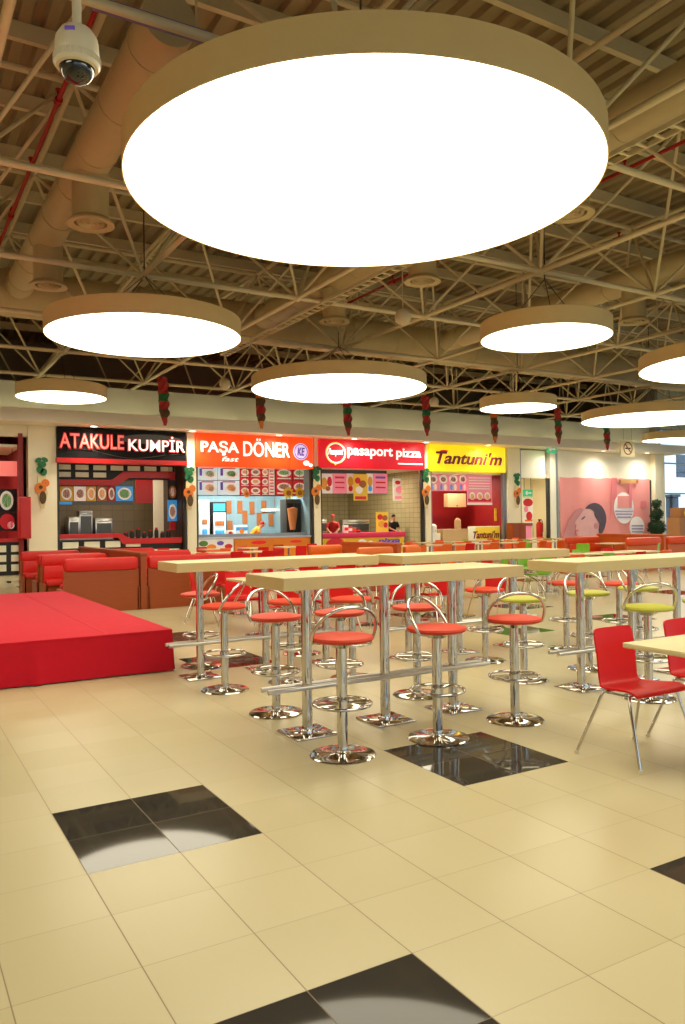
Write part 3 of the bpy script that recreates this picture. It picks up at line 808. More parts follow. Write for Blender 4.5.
# orange accent tiles on the rear wall
pt = thing('accent_tiles', 'scattered upright orange brown tiles on the blue tiled wall', 'wall tiles', (0, VF+3.28, 0))
for (p, q) in [(229, 507), (240, 507), (252, 508), (264, 507), (277, 504), (245, 517), (259, 519), (271, 520), (283, 522), (230, 527), (290, 510)]:
    c = at_v(p, q, VF+3.28); MB().box((c.x, 0, c.z), (.2, .03, .5)).build('accent_tile', 'food_brown', pt)
t = thing('wall_light', 'thin white light tube on the blue tiled wall', 'wall light', at_v(271.5, 510, VF+3.2))
MB().bb(-.4, -.04, -.03, .4, .04, .03, .01).build('tube', 'bulb', t)
MB().bb(-.43, .0, -.05, .43, .08, .05, .01).build('bracket', 'white_panel', t)
c = at_v(293.5, 520, VF+.95)
t = thing('doner_grill', 'dark upright grill cabinet in the blue tiled shop', 'grill', (c.x, VF+.95, 0))
MB().bb(-.32, 0, 0, .32, .5, 2.35, .02).build('grill_body', 'steel_dark', t)
MB().bb(-.28, -.04, 1.1, -.03, 0, 2.2).build('burner_panel', 'black_panel', t)
MB().bb(.03, -.04, 1.1, .28, 0, 2.2).build('burner_panel', 'black_panel', t)
MB().lathe([(0, 0), (.1, 0), (.17, .5), (.2, .8), (0, .85)], 18, (-.14, -.2, 1.2)).build('meat_spit', 'food_brown', t)
c = at_v(240.5, 528, VF+.5)
t = thing('napkin_box', 'blue and white carton standing on the steel worktop', 'carton', (c.x, VF+.5, .99))
MB().bb(-.22, -.12, 0, .22, .12, .42, .01).build('carton_body', 'pale_blue_print', t)
MB().bb(-.22, -.125, .22, .22, -.12, .34).build('label_band', 'blue_print', t)
MB().disc((0, -.13, .2), .09, .09, .01, 16).build('printed_picture', 'orange_print', t)
c = at_v(230, 530, VF+.45)
t = thing('napkin_holder', 'small red and white carton on the steel worktop beside the taller one', 'carton', (c.x, VF+.5, .99))
MB().bb(-.13, -.1, 0, .13, .1, .24, .01).build('carton_body', 'white_print', t)
MB().disc((0, -.11, .12), .08, .08, .01, 16).build('printed_picture', 'red_print', t)

# ---------- pizza shop (red sign)
A, B = ub(320), ub(424)
room(A, B, 'tile_olive', 'tile_olive', 3.5, 6.0)
t = thing('shop_sign', 'red shop sign with white lower case letters and a round badge', 'shop sign', (us_(320), VF-.25, 3.48))
S = Vector((us_(320), VF-.25, 3.48)); W = us_(424.3)-us_(320)
MB().bb(0, 0, 0, W, .3, 1.08, .01).build('sign_panel', 'sign_red', t)
a = loc_r(rect(347.5, 447, 393, 459, VF-.3), S)
text_mesh('lettering', 'pasaport', 'letter_white', t, a[0], a[1], .38, .84, -.03, .012, .02)
a = loc_r(rect(396.5, 447, 421, 459, VF-.3), S)
text_mesh('lettering', 'pizza', 'letter_white', t, a[0], a[1], .38, .84, -.03, .012, .02)
MB().bb(W*.73, -.02, .2, W*.98, 0, .25).build('small_lettering', 'letter_white', t)
e = MB().disc((W*.138, -.02, .56), .44, .42, .02, 32).build('badge', 'sign_red', t)
rg = MB().ring((W*.138, -.035, .56), .44, .42, .05, .015).build('badge_ring', 'emblem_yellow', e)
MB().ring((W*.138, -.045, .56), .40, .38, .03, .012).build('badge_ring', 'letter_white', e)
MB().plate([(W*.115, .2), (W*.17, .2), (W*.13, .08)], -.035, .015).build('badge_tail', 'emblem_yellow', e)
text_mesh('badge_letters', 'Pasaport', 'letter_white', e, W*.138-.33, W*.138+.3, .42, .74, -.04, .02, .03, .25)
fit_sign(t, 1.08, zs_(372, 468.6), zs_(372, 441.3))
posts([320.7, 423.3])
shop_light((A+B)/2, VF+1.5, 3.44, 80, 2.6)
VB = VF+.8
bulkhead(320.5, 387.5, 473, 494, VB, 3.5)
for k, (p0, p1, base, items) in enumerate([
    (320.5, 332.5, 'white_print', [(.3, .5, .25, .3, 'food_gold'), (.75, .6, .2, .25, 'red_print'), (.6, .25, .2, .12, 'food_brown')]),
    (333, 346.5, 'pink_print', [(.5, .8, .35, .05, '#red_print'), (.5, .55, .35, .04, '#red_print'), (.5, .3, .35, .04, '#letter_red')]),
    (347, 354, 'white_print', [(.5, .6, .4, .25, 'food_gold'), (.5, .25, .3, .15, 'red_print')]),
    (367, 373, 'white_print', [(.5, .6, .4, .25, 'food_gold'), (.5, .25, .3, .15, 'blue_print')]),
    (373.5, 387.5, 'pink_print', [(.5, .8, .35, .05, '#emblem_violet'), (.5, .55, .35, .04, '#red_print'), (.5, .3, .35, .04, '#red_print')])]):
    board('menu_board', rect(p0, 473.5, p1, 493.5, VB), VB, base, '%s menu board, %s in the strip under the red sign' % (['white', 'pink', 'narrow white', 'narrow white', 'mauve pink'][k], ORD[k if k < 3 else k+1]), 'menu board', items, group='pizza menu boards')
board('hanging_poster', rect(353.5, 474, 367.5, 500.5, VB-.3), VB-.3, 'yellow_print', 'yellow poster with pizza pictures hanging in front of the menu strip', 'poster', [(.3, .75, .2, .12, 'red_print'), (.65, .62, .25, .14, 'food_brown'), (.4, .4, .25, .14, 'food_white'), (.5, .1, .4, .06, '#red_print')], .02, cords=3.51)
board('wall_poster', rect(393, 478.5, 406.5, 501, VF+1.6), VF+1.6, 'white_print', 'pale poster hanging alone against the olive tiles', 'poster', [(.35, .82, .2, .09, 'red_print'), (.5, .5, .32, .16, 'pink_print'), (.5, .15, .36, .06, '#pink_print')], .02, cords=3.51)
t = thing('service_counter', 'pizza counter with crimson top and yellow front under the red sign', 'counter', (A+.05, VF+.35, 0))
W = at_v(403, 535, VF+.35).x-A
MB().bb(0, 0, 0, W, .7, .95).build('counter_front', 'yellow_counter', t)
MB().bb(-.03, -.08, .84, W+.03, .78, 1.04, .02).build('counter_top', 'pink_counter', t)
MB().disc((W*.2, -.02, .6), .42, .26, .02, 24).build('printed_picture', 'red_print', t)
MB().disc((W*.5, -.02, .66), .2, .12, .02, 24).build('printed_picture', 'food_white', t)
MB().disc((W*.6, -.02, .62), .12, .1, .02, 18).build('printed_picture', 'food_white', t)
text_mesh('front_lettering', 'pizza', 'emblem_violet', t, W*.68, W*.95, .55, .8, -.0, .02, .04, .2)
table_slab(A+.4, A+3.6, VF+2.4, 1.0, 'steel work bench at the rear of the olive tiled shop')
oven(at_v(357, 525, VF+2.4).x, VF+2.45, 1.3, .55, 'wide low steel oven on the bench of the olive tiled shop', 1.0)
oven(at_v(322, 522, VF+2.2).x, VF+2.4, .7, .6, 'steel oven at the dim end of the olive tiled shop', 1.0)
x0, z0, x1, z1 = rect(376, 512, 388, 531, VF+.75)
board('counter_poster', (x0, 1.04, x1, z1), VF+.72, 'yellow_print', 'yellow pizza poster standing on the crimson counter beside the worker', 'poster', [(.3, .75, .22, .14, 'red_print'), (.7, .7, .22, .14, 'food_brown'), (.4, .4, .25, .16, 'food_gold'), (.75, .35, .18, .14, 'red_print')], .04)
for k, (p, h, m_) in enumerate([(344, .3, 'white_print'), (348, .24, 'red_print'), (352, .2, 'food_brown'), (356, .16, 'black_panel')]):
    c = at_v(p, 530, VF+.8)
    t = thing('pizza_carton', '%s pack standing on the crimson pizza counter' % ['tall white', 'red', 'small brown', 'low black'][k], 'carton', (c.x, VF+.7, 1.04))
    MB().bb(-.1, -.08, 0, .1, .08, h, .01).build('carton_body', m_, t)
    MB().bb(-.08, -.09, h*.3, .08, -.08, h*.7).build('label_band', 'letter_red' if m_ != 'red_print' else 'white_print', t)

# ---------- wrap shop (yellow sign)
A, B = ub(430), ub(506)
room(A, B, 'deep_red', 'deep_red', 3.4)
t = thing('shop_sign', 'yellow shop sign with slanted maroon letters', 'shop sign', (us_(429.7), VF-.25, 3.46))
S = Vector((us_(429.7), VF-.25, 3.46)); W = us_(505.5)-us_(429.7)
MB().bb(0, 0, 0, W, .3, 1.1, .03).build('sign_panel', 'sign_yellow', t)
a = loc_r(rect(436, 452, 502, 466, VF-.3), S)
text_mesh('lettering', "Tantuni'm", 'letter_maroon', t, a[0], a[1], .3, .84, -.03, .03, .02, .3)
MB().disc((a[0]+.42, -.05, .84), .2, .045, .03, 16).build('letter_cap', 'letter_red', t)
fit_sign(t, 1.1, zs_(468, 471.8), zs_(468, 446))
posts([430.6, 504, 505.5], 'frame_steel')
shop_light((A+B)/2, VF+1.5, 3.36, 70, 2.4)
VB = VF+.8
bulkhead(429.5, 467, 473, 491.5, VB, 3.4)
for k, (p0, p1) in enumerate([(428.7, 438), (438.4, 448), (448.4, 458), (458.4, 467)]):
    board('menu_board', rect(p0, 473.5, p1, 491, VB), VB, 'pink_print', 'pink and white menu board with drinks, %s of four under the yellow sign' % ORD[k], 'menu board',
          [(.5, .68, .42, .24, 'food_white'), (.5, .66, .26, .14, 'food_brown'), (.3, .22, .12, .18, 'blue_print'), (.7, .22, .14, .18, 'food_white')], group='pink menu boards')
board('hanging_poster', rect(467, 475, 492, 505, VB-.25), VB-.25, 'pink_print', 'big red and pink menu poster hanging under the yellow sign', 'poster',
      [(.5, .9-.09*j, .42, .012, '#white_print') for j in range(5)] + [(.2+.3*j, .3, .11, .13, 'food_white') for j in range(3)] + [(.2+.3*j, .28, .08, .09, 'food_gold') for j in range(3)] + [(.5, .04, .5, .035, '#white_print')] + [(.5, .16, .46, .05, '#red_print')], .02, cords=3.41)
board('wall_notice', rect(494.5, 508, 500, 521, VF+.6), VF+.6, 'yellow_print', 'small yellow notice hanging against the dark red wall', 'notice', [(.5, .5, .3, .1, '#food_gold')], .02, cords=3.41)
board('cupboard_front', rect(448, 493.5, 466, 507, VF+1.9), VF+1.9, 'tan_counter', 'tan cupboard hung from the ceiling before the dark red wall', 'cupboard', [(.5, .1, .03, .05, '#steel_dark')], .3, cords=3.41)
t = thing('service_counter', 'low tan counter at the dark red shop with a cream name panel', 'counter', (A+.9, VF+.35, 0))
W = B-A-.95
MB().bb(0, 0, 0, W, .6, 1.05).build('counter_body', 'tan_counter', t)
pn = MB().bb(W*.42, -.05, .1, W-.05, 0, 1.2, .01).build('name_panel', 'cream_block', t)
MB().bb(W*.55, -.056, .62, W-.07, -.05, 1.17).build('name_patch', 'yellow_print', pn)
text_mesh('name_lettering', "Tantuni'm", 'letter_maroon', pn, W*.5, W-.12, .68, 1.0, -.06, .02, .02, .3)
MB().bb(-.04, -.02, 1.05, W*.42, .62, 1.1).build('counter_top', 'tan_counter', t)
for k, (p, h, r_, m_) in enumerate([(432, .3, .12, 'white_panel'), (457, .36, .1, 'tan_counter')]):
    c = at_v(p, 528, VF+.7)
    t = thing('tea_urn', ['white urn on a stand at the edge of the dark red shop', 'tan urn on the counter of the dark red shop'][k], 'urn', (c.x, VF+.65, 0 if k == 0 else 1.1))
    b0 = 0.0 if k else .95
    MB().lathe([(0, b0), (r_*1.4, b0), (r_*1.4, b0+h), (r_*.7, b0+h*1.25), (0, b0+h*1.3)], 18).build('urn_body', m_, t)
    MB().cyl((0, -r_*1.3, b0+.1), (0, -r_*1.8, b0+.08), .02, n=8).build('tap', 'chrome', t)
    if not k: MB().bb(-.25, -.2, 0, .25, .2, .95, .01).build('stand', 'white_panel', t)

# ---------- corridor door with white panel over it
A, B = ub(520), ub(553)
struct('trim_door_panel', MB().bb(A+.06, VF, 3.28, B-.45, VF+.08, 4.5), 'white_panel')
struct('trim_door_panel_frame', MB().bb(A-.03, VF-.03, 0, A+.06, VF+.1, 4.55), 'frame_steel')
struct('trim_door_post', MB().bb(ub(547.5), VF-.03, 0, ub(549.5), VF+.1, 3.28), 'frame_dark')
struct('pillar', MB().bb(ub(549.5), VF-.08, 0, ub(555), VF+.2, 4.56), 'white_panel')
struct('trim_pillar_edge', MB().bb(ub(555.2), VF-.1, 0, ub(556.6), VF+.1, 4.56), 'frame_steel')
struct('wall_corridor', MB().bb(A, VF+2.6, 0, B+1.4, VF+2.7, 4.5), 'wall_cream')
struct('wall_corridor_side', MB().bb(B+1.3, VF+.2, 0, B+1.4, VF+2.6, 4.5), 'wall_cream')
struct('wall_corridor_side', MB().bb(A-.3, VF+.3, 0, A-.2, VF+2.6, 4.5), 'wall_cream')
struct('ceiling_corridor', MB().bb(A-.2, VF+.1, 3.35, B+1.3, VF+2.6, 3.45), 'soffit_cream')
shop_light((A+B)/2, VF+1.3, 3.3, 25, .8)
board('exit_sign', rect(523.5, 489.5, 532.5, 496.5, VF+.5), VF+.5, 'exit_green', 'glowing green exit sign inside the corridor doorway', 'exit sign', [(.35, .5, .12, .3, 'white_print'), (.68, .5, .18, .1, '#white_print')], cords=3.36)
board('fire_hose_sign', rect(536, 496, 542, 501, VF+2.57), VF+2.57, 'hydrant_red', 'small red fire sign on the corridor wall', 'fire sign', [(.5, .5, .25, .2, 'white_print')], .02)
board('red_poster', rect(523, 498, 533, 523, VF+.9), VF+.9, 'white_print', 'white poster with red shapes inside the corridor doorway', 'poster', [(.5, .82, .48, .16, 'red_print'), (.3, .55, .2, .12, 'pink_print'), (.6, .28, .3, .18, 'red_print'), (.55, .1, .38, .04, '#orange_print')], .02, cords=3.36)
c = at_v(539.5, 530, VF+1.6)
t = thing('fire_extinguisher', 'red fire extinguisher standing in the corridor doorway', 'fire extinguisher', (c.x, VF+1.6, .6))
MB().lathe([(0, 0), (.14, .0), (.15, .03), (.15, .62), (.1, .72), (.04, .76), (0, .76)], 20).build('cylinder_body', 'hydrant_red', t)
MB().lathe([(0, .74), (.045, .74), (.045, .84), (0, .84)], 12).bb(-.03, -.12, .82, .03, .06, .86).build('valve', 'black_panel', t)
MB().tube([(.04, 0, .8), (.16, -.02, .78), (.19, -.03, .6), (.18, -.03, .25)], .018, 8).build('hose', 'black_panel', t)
MB().bb(-.25, -.2, -.6, .25, .25, 0, .01).build('stand', 'white_panel', t)
x0, z0, x1, z1 = rect(511, 523, 521.5, 545, VF-.6)
t = thing('side_cabinet', 'small brown wooden cabinet before the pillar beside the corridor door', 'cabinet', ((x0+x1)/2, VF-.6, 0))
MB().bb(-.36, -.2, 0, .36, .2, z1, .01).build('cabinet_body', 'booth_wood', t)
MB().bb(-.34, -.22, .05, -.01, -.2, z1-.05).build('cabinet_door', 'booth_wood', t)
MB().bb(.01, -.22, .05, .34, -.2, z1-.05).build('cabinet_door', 'booth_wood', t)
x0, z0, x1, z1 = rect(522, 523, 533, 545, VF+.15)
t = thing('small_stand', 'pale stand with a brown top in the corridor doorway', 'stand', ((x0+x1)/2, VF+.35, 0))
MB().bb(-.36, -.15, z1-.12, .36, .15, z1, .01).build('stand_top', 'booth_wood', t)
MB().bb(-.32, -.12, 0, .32, .12, z1-.12).build('stand_body', 'pink_print', t)
board('emergency_sign', rect(547.5, 445, 556.5, 453, 24.7), 24.7, 'exit_green', 'green emergency exit sign hanging from the soffit edge', 'exit sign', [(.3, .5, .14, .28, 'white_print'), (.66, .5, .2, .12, '#white_print')], .06, cords=4.57)

# ---------- hoarding with the pink banner
A, B = ub(557), ub(650.5)
struct('wall_hoarding', MB().bb(A-.1, VF, 0, B, VF+.1, 4.56), 'white_panel')
struct('trim_hoarding_post', MB().bb(ub(648), VF-.06, 0, ub(650.5), VF+.1, 3.3), 'frame_dark')
t = thing('pink_banner', 'large pink fabric advertising banner with a sleeping child on the hoarding', 'banner', (A+.08, VF-.12, 0))
x0, z0, x1, z1 = rect(557.5, 477.5, 648, 570, VF-.12)
W = ub(648)-A-.1; HB = 3.35; zb = .25
mb = MB(); nx, nzz = 90, 14
def wav(x_): return .022*math.sin(x_*3.1)+.012*math.sin(x_*7.7+1)
grid = [[mb.bm.verts.new((W*i/nx, wav(W*i/nx)*(1-.3*j/nzz), zb+(HB-zb)*j/nzz - .03*math.sin(PI*((i/nx*6) % 1))*(j/nzz)**6)) for j in range(nzz+1)] for i in range(nx+1)]
for i in range(nx):
    for j in range(nzz): mb.bm.faces.new((grid[i][j], grid[i+1][j], grid[i+1][j+1], grid[i][j+1]))
cl = mb.build('banner_cloth', 'banner_pink', t)
SB = Vector((A+.08, VF-.12, 0))
def bpt(p, q):
    c = at_v(p, q, VF-.12); return c.x-SB.x, c.z
def smooth_poly(P, n=5):
    out = []; L = len(P)
    for i in range(L):
        p0, p1, p2, p3 = P[i-1], P[i], P[(i+1) % L], P[(i+2) % L]
        for k in range(n):
            f = k/n
            out.append(tuple(.5*((2*p1[c])+(p2[c]-p0[c])*f+(2*p0[c]-5*p1[c]+4*p2[c]-p3[c])*f*f+(3*p1[c]-p0[c]-3*p2[c]+p3[c])*f**3) for c in (0, 1)))
    return out
def blob(name, cx, cy, rx, ry, mat, y, rot=0, poly=None):
    x_, z_ = bpt(cx, cy); sx = W/90.5; sz = (bpt(600, 480)[1]-bpt(600, 540)[1])/60
    if poly: return MB().plate([bpt(a_, b_) for a_, b_ in (smooth_poly(poly) if len(poly) > 6 else poly)], y, .01).build(name, mat, t)
    return MB().disc((x_, y, z_), rx*sx, ry*sz, .01, 36, rot).build(name, mat, t)
blob('printed_arm', 0, 0, 0, 0, 'banner_shade', -.05, poly=[(561, 548), (565, 528), (572, 514), (580, 508), (584, 514), (576, 524), (573, 540), (572, 552)])
blob('printed_nape', 595, 524, 7.5, 11, 'banner_skin', -.055, -.1)
blob('printed_face', 0, 0, 0, 0, 'banner_skin', -.07, poly=[(581, 512), (585, 507), (591, 505.5), (594, 512), (596, 522), (597, 530), (594, 536), (586, 537), (578, 536), (575, 533), (574.3, 529), (575.5, 526), (573.8, 523), (576, 519), (578.5, 516)])
blob('printed_hair', 0, 0, 0, 0, 'banner_hair', -.085, poly=[(584, 508.5), (588, 504.5), (594, 503), (600, 506), (604, 513), (604.8, 521), (602.5, 530), (599, 535), (597.5, 530), (598.2, 524), (596, 520), (593.5, 516), (592.5, 511.5), (589, 509)])
blob('printed_ear', 594.5, 526, 1.8, 3, 'banner_shade', -.085, .2)
blob('printed_eye', 582, 518, 2.2, .8, 'banner_hair', -.085, .5)
blob('printed_lips', 576, 530.5, 1.4, 1.1, 'banner_rose', -.085)
blob('printed_oval', 623, 508, 10.3, 16, 'banner_white', -.06)
blob('printed_oval', 636, 527, 8, 11, 'banner_white', -.06)
blob('printed_square', 0, 0, 0, 0, 'banner_pink', -.075, poly=[(616.5, 496), (628, 496), (628, 508), (616.5, 508)])
for k in range(3): blob('printed_line', 0, 0, 0, 0, 'banner_lilac', -.075, poly=[(614+k, 510.5+k*3), (632-k, 510.5+k*3), (632-k, 512+k*3), (614+k, 512+k*3)])
for k in range(3): blob('printed_line', 0, 0, 0, 0, 'banner_lilac', -.075, poly=[(630.5, 525+k*3), (642, 525+k*3), (642, 526.6+k*3), (630.5, 526.6+k*3)])
blob('printed_ribbon', 0, 0, 0, 0, 'banner_rose', -.055, poly=[(611, 478), (616, 478), (616, 498), (612, 500), (609, 520)])
blob('printed_ribbon', 0, 0, 0, 0, 'banner_rose', -.08, poly=[(628, 484), (631, 484), (630.5, 508), (628, 508)])
blob('printed_square', 0, 0, 0, 0, 'banner_rose', -.055, poly=[(640, 501), (645.5, 501), (645.5, 508), (640, 508)])
sb = blob('title_strip', 0, 0, 0, 0, 'tan_strip', -.075, poly=[(618, 480), (637, 479.5), (637, 483), (618, 483.5)])
for p in (618.5, 636):
    x_, z_ = bpt(p, 481.5); MB().disc((x_, -.09, z_), .07, .1, .015, 14).build('strip_end', 'food_brown', sb)

# ---------- window wall and the outside beyond it
uw0, uw1 = 33.3, U1
w = thing('window_1', 'tall glazed window wall beyond the end pillar', 'window', (0, 0, 0)); w['kind'] = 'structure'
MB().bb(uw0, 25.68, 0, uw1, 25.70, 5.9).build('glass', 'glass', w)
mb = MB()
for u in (33.45, 36.2, 39.0, 41.9): mb.bb(u-.04, 25.62, 0, u+.04, 25.78, 5.9)
for z in (.05, 1.1, 2.66, 4.18, 5.85): mb.bb(uw0, 25.63, z-.035, uw1, 25.77, z+.035)
mb.build('window_frame', 'frame_steel', w)
struct('ground_outside', MB().bb(33.3, 25.8, -.12, 90, 90, -.06).bb(U1+.25, V0, -.12, 90, 25.8, -.06).bb(U0-20, -60, -.12, 90, V0-.25, -.06), 'ext_ground')
b = thing('apartment_block', 'pale blue grey building seen outside through the window', 'building', (50, 62, -.1))
MB().bb(-5.2, 0, 0, 30, 12, 7.4).build('wall_body', 'ext_building', b)
for i in range(4):
    for j in range(2): MB().bb(-3.6+i*3.2, -.1, 1.5+j*3, -1.8+i*3.2, 0, 3.0+j*3).build('window_pane', 'ext_dark', b)
p = at_v(672.5, 520, 27.4)
t = thing('outdoor_pillar', 'dark blue pillar standing outside the window', 'pillar', (p.x, 27.4, 0))
MB().bb(-.28, -.2, 0, .28, .2, 2.55, .02).build('shaft', 'ext_dark', t); MB().bb(-.36, -.26, 2.55, .36, .26, 2.68).build('capital', 'ext_dark', t)
p = at_v(682, 455, 40)
t = thing('outdoor_billboard', 'blue billboard on a post outside the window', 'billboard', (p.x+2, 40, 0))
MB().bb(-2.5, 0, 4.6, 2.5, .2, 6.4).build('board_panel', 'ext_dark', t); MB().cyl((0, .3, -.1), (0, .3, 5), .15, n=12).build('post', 'ext_dark', t)

# topiary
p = at_v(657, 540, 24.9)
t = thing('topiary_tree', 'clipped topiary of three dark green balls before the end pillar', 'topiary', (p.x, 24.9, 0))
MB().lathe([(0, 0), (.24, 0), (.32, .45), (.28, .45), (0, .42)], 20).build('pot', 'dark_brown', t)
MB().cyl((0, 0, .4), (0, 0, 2.3), .03, n=10).build('stem', 'dark_brown', t)
for z, r_ in ((.98, .42), (1.62, .31), (2.12, .23)):
    mb = MB()
    for k in range(int(420*r_*r_*6)):
        a_, b_ = random.random()*2*PI, math.acos(random.uniform(-1, 1)); q = r_*random.uniform(.8, 1.05)
        cx_, cy_, cz_ = q*math.sin(b_)*math.cos(a_), q*math.sin(b_)*math.sin(a_), z+q*math.cos(b_)
        mb.box((0, 0, 0), (.07, .012, .045), m=Matrix.Translation((cx_, cy_, cz_)) @ Matrix.Rotation(random.random()*6, 4, 'Z') @ Matrix.Rotation(random.random()*3, 4, 'X'))
    mb.ell((0, 0, z), (r_*.84, r_*.84, r_*.84), 16).build('leaf_ball', 'topiary_leaf', t)
# kiosk
p = at_v(678.5, 550, 20)
t = thing('waste_kiosk', 'brown kiosk with a round emblem and dishes at the picture edge near the window', 'kiosk', (p.x+.6, 20, 0))
MB().bb(-.5, 0, 0, .7, .6, 1.45, .02).build('kiosk_body', 'kiosk_wood', t)
MB().bb(-.28, .1, 1.45, .7, .6, 1.85, .02).build('header', 'kiosk_wood', t)
MB().ring((.12, .07, 1.62), .2, .2, .04, .02).build('emblem', 'yellow_print', t)
for j, m_ in enumerate(['green_print', 'black_panel', 'food_white', 'emblem_violet']):
    MB().disc((.08, -.02, 1.28-j*.2), .22, .075, .02, 20).build('printed_picture', m_, t)
# no smoking plate hung from the soffit
r_ = rect(621, 440.5, 634.8, 457, 24.3)
t = thing('no_smoking_sign', 'cream hanging plate with a no smoking symbol above the pink banner', 'sign', (r_[0], 24.3, r_[1]))
w_, h_ = r_[2]-r_[0], r_[3]-r_[1]
MB().bb(0, 0, 0, w_, .03, h_, .005).build('plate', 'no_smoking_plate', t)
MB().ring((w_/2, -.012, h_*.52), .3, .3, .05, .012).build('symbol_ring', 'food_brown', t)
MB().plate([(w_/2-.23, h_*.52+.19), (w_/2-.19, h_*.52+.23), (w_/2+.23, h_*.52-.19), (w_/2+.19, h_*.52-.23)], -.014, .012).build('symbol_bar', 'food_brown', t)
MB().bb(w_/2-.18, -.01, h_*.52-.03, w_/2+.17, 0, h_*.52+.03).build('cigarette', 'black_panel', t)
MB().cyl((w_*.2, .015, h_), (w_*.2, .015, 6.0-r_[1]), .006, n=6).cyl((w_*.8, .015, h_), (w_*.8, .015, 6.0-r_[1]), .006, n=6).build('hanging_wires', 'steel_dark', t)

# ---------------- hanging garlands by the chord line, pillar garlands
near = ['black shop sign', 'orange shop sign', 'red shop sign, badge end', 'gap between red and yellow signs', 'yellow shop sign', 'green exit sign', 'pink banner']
for k, (u, zb_) in enumerate([(7.29, 4.44), (10.47, 4.5), (13.72, 4.42), (17.06, 4.55), (20.3, 4.42), (23.7, 4.5), (26.55, 4.36)]):
    t = thing('hanging_garland', 'twisted red and green paper garland hanging above the '+near[k], 'garland', (u, 23.0, zb_), 0, 'hanging garlands')
    H_ = 1.45
    cols_ = [['garland_red', 'garland_brown', 'garland_red', 'garland_green', 'garland_red', 'garland_red'], ['garland_orange', 'garland_brown', 'garland_red', 'garland_brown', 'garland_orange', 'garland_red']][k in (1, 4)]
    for j in range(6):
        mb = MB(); prev = None; n_ = 6
        for q in range(n_+1):
            f = (j+q/n_)/6; an = f*6.5+k*1.3
            hw = .165*min(1, .25+f*2.6)*(1+.07*math.sin(f*31+k)); cx_ = .06*(1-f)
            ringv = []
            for e_ in range(10):      # ribbed, twisted section
                a_ = an+2*PI*e_/10; rr = hw*(1 if e_ % 2 else .78)
                ringv.append(mb.bm.verts.new((cx_+rr*math.cos(a_), rr*math.sin(a_)*.7, H_*f)))
            if prev:
                for e_ in range(10): mb.bm.faces.new((prev[e_], prev[(e_+1) % 10], ringv[(e_+1) % 10], ringv[e_]))
            else: mb.bm.faces.new(ringv[::-1])
            prev = ringv
        mb.bm.faces.new(prev)
        mb.build('paper_twist', cols_[j], t, smooth=0)
    MB().cyl((0, 0, H_-.02), (0, 0, 6.0-zb_), .006, n=6).build('hanging_wire', 'steel_dark', t)
for k, (p, q0, q1, txt) in enumerate([(42, 457, 509, 'first cream pillar'), (189.5, 467, 510, 'pillar between the black and orange signs'), (316.5, 466, 509, 'pillar between the orange and red signs'), (426.2, 468, 509, 'pillar between the red and yellow signs'), (517.5, 473, 508, 'pillar beside the corridor door')]):
    r_ = rect(p-4.5, q0, p+4.5, q1, VF-.18)
    u = (r_[0]+r_[2])/2; H_ = r_[3]-r_[1]
    t = thing('pillar_garland', 'green and cream paper garland fixed on the '+txt, 'garland', (u, VF-.15, r_[1]), 0, 'pillar garlands')
    mb = MB(); hw = .14
    for (a_, b_, c_, d_, e_) in [(-.10, .94, .10, .07, .5), (.09, .95, .10, .07, -.5), (0, .86, .13, .10, 0), (-.05, .76, .10, .11, .3), (.05, .71, .10, .12, -.3)]:
        mb.disc((a_, -.03, H_*b_), c_, d_, .03, 12, e_)
    mb.build('green_bow', 'garland_green', t)
    MB().plate([(-hw*.8, H_*.66), (hw*.8, H_*.66), (hw*.9, H_*.42), (hw*1.2, H_*.3), (hw*.4, 0), (-hw*.3, .02), (-hw*.9, H_*.3)], -.02, .03).build('cream_tail', 'garland_cream', t)
    MB().disc((-.05, -.05, H_*.4), .17, .17, .03, 12).disc((.1, -.04, H_*.5), .12, .12, .03, 12).build('paper_flower', 'garland_orange', t)
    MB().disc((.02, -.055, H_*.22), .1, .2, .03, 12).disc((-.04, -.06, H_*.42), .06, .06, .03, 10).build('dark_leaf', 'garland_brown', t)

# ================================================================ PEOPLE (three workers behind the counters)
def skin_mesh(name, joints, edges, mat, parent, sub=1):
    """joints: name -> (position, radius); grows one continuous surface round the skeleton"""
    keys = list(joints); idx = {k: i for i, k in enumerate(keys)}
    me = bpy.data.meshes.new(name); me.from_pydata([joints[k][0] for k in keys], [(idx[a], idx[b]) for a, b in edges], [])
    o = bpy.data.objects.new(name, me); COL.objects.link(o)
    md = o.modifiers.new('s', 'SKIN')
    for k in keys:
        sv = me.skin_vertices[0].data[idx[k]]; r_ = joints[k][1]
        sv.radius = (r_, r_) if not isinstance(r_, tuple) else r_
        sv.use_root = (k == keys[0])
    ss = o.modifiers.new('d', 'SUBSURF'); ss.levels = sub; ss.render_levels = sub
    dg = bpy.context.evaluated_depsgraph_get(); dg.update()
    m2 = bpy.data.meshes.new_from_object(o.evaluated_get(dg)); bpy.data.objects.remove(o)
    m2.materials.clear(); m2.materials.append(MT[mat])
    for p_ in m2.polygons: p_.use_smooth = True
    o = bpy.data.objects.new(name, m2); COL.objects.link(o); o.parent = parent
    return o
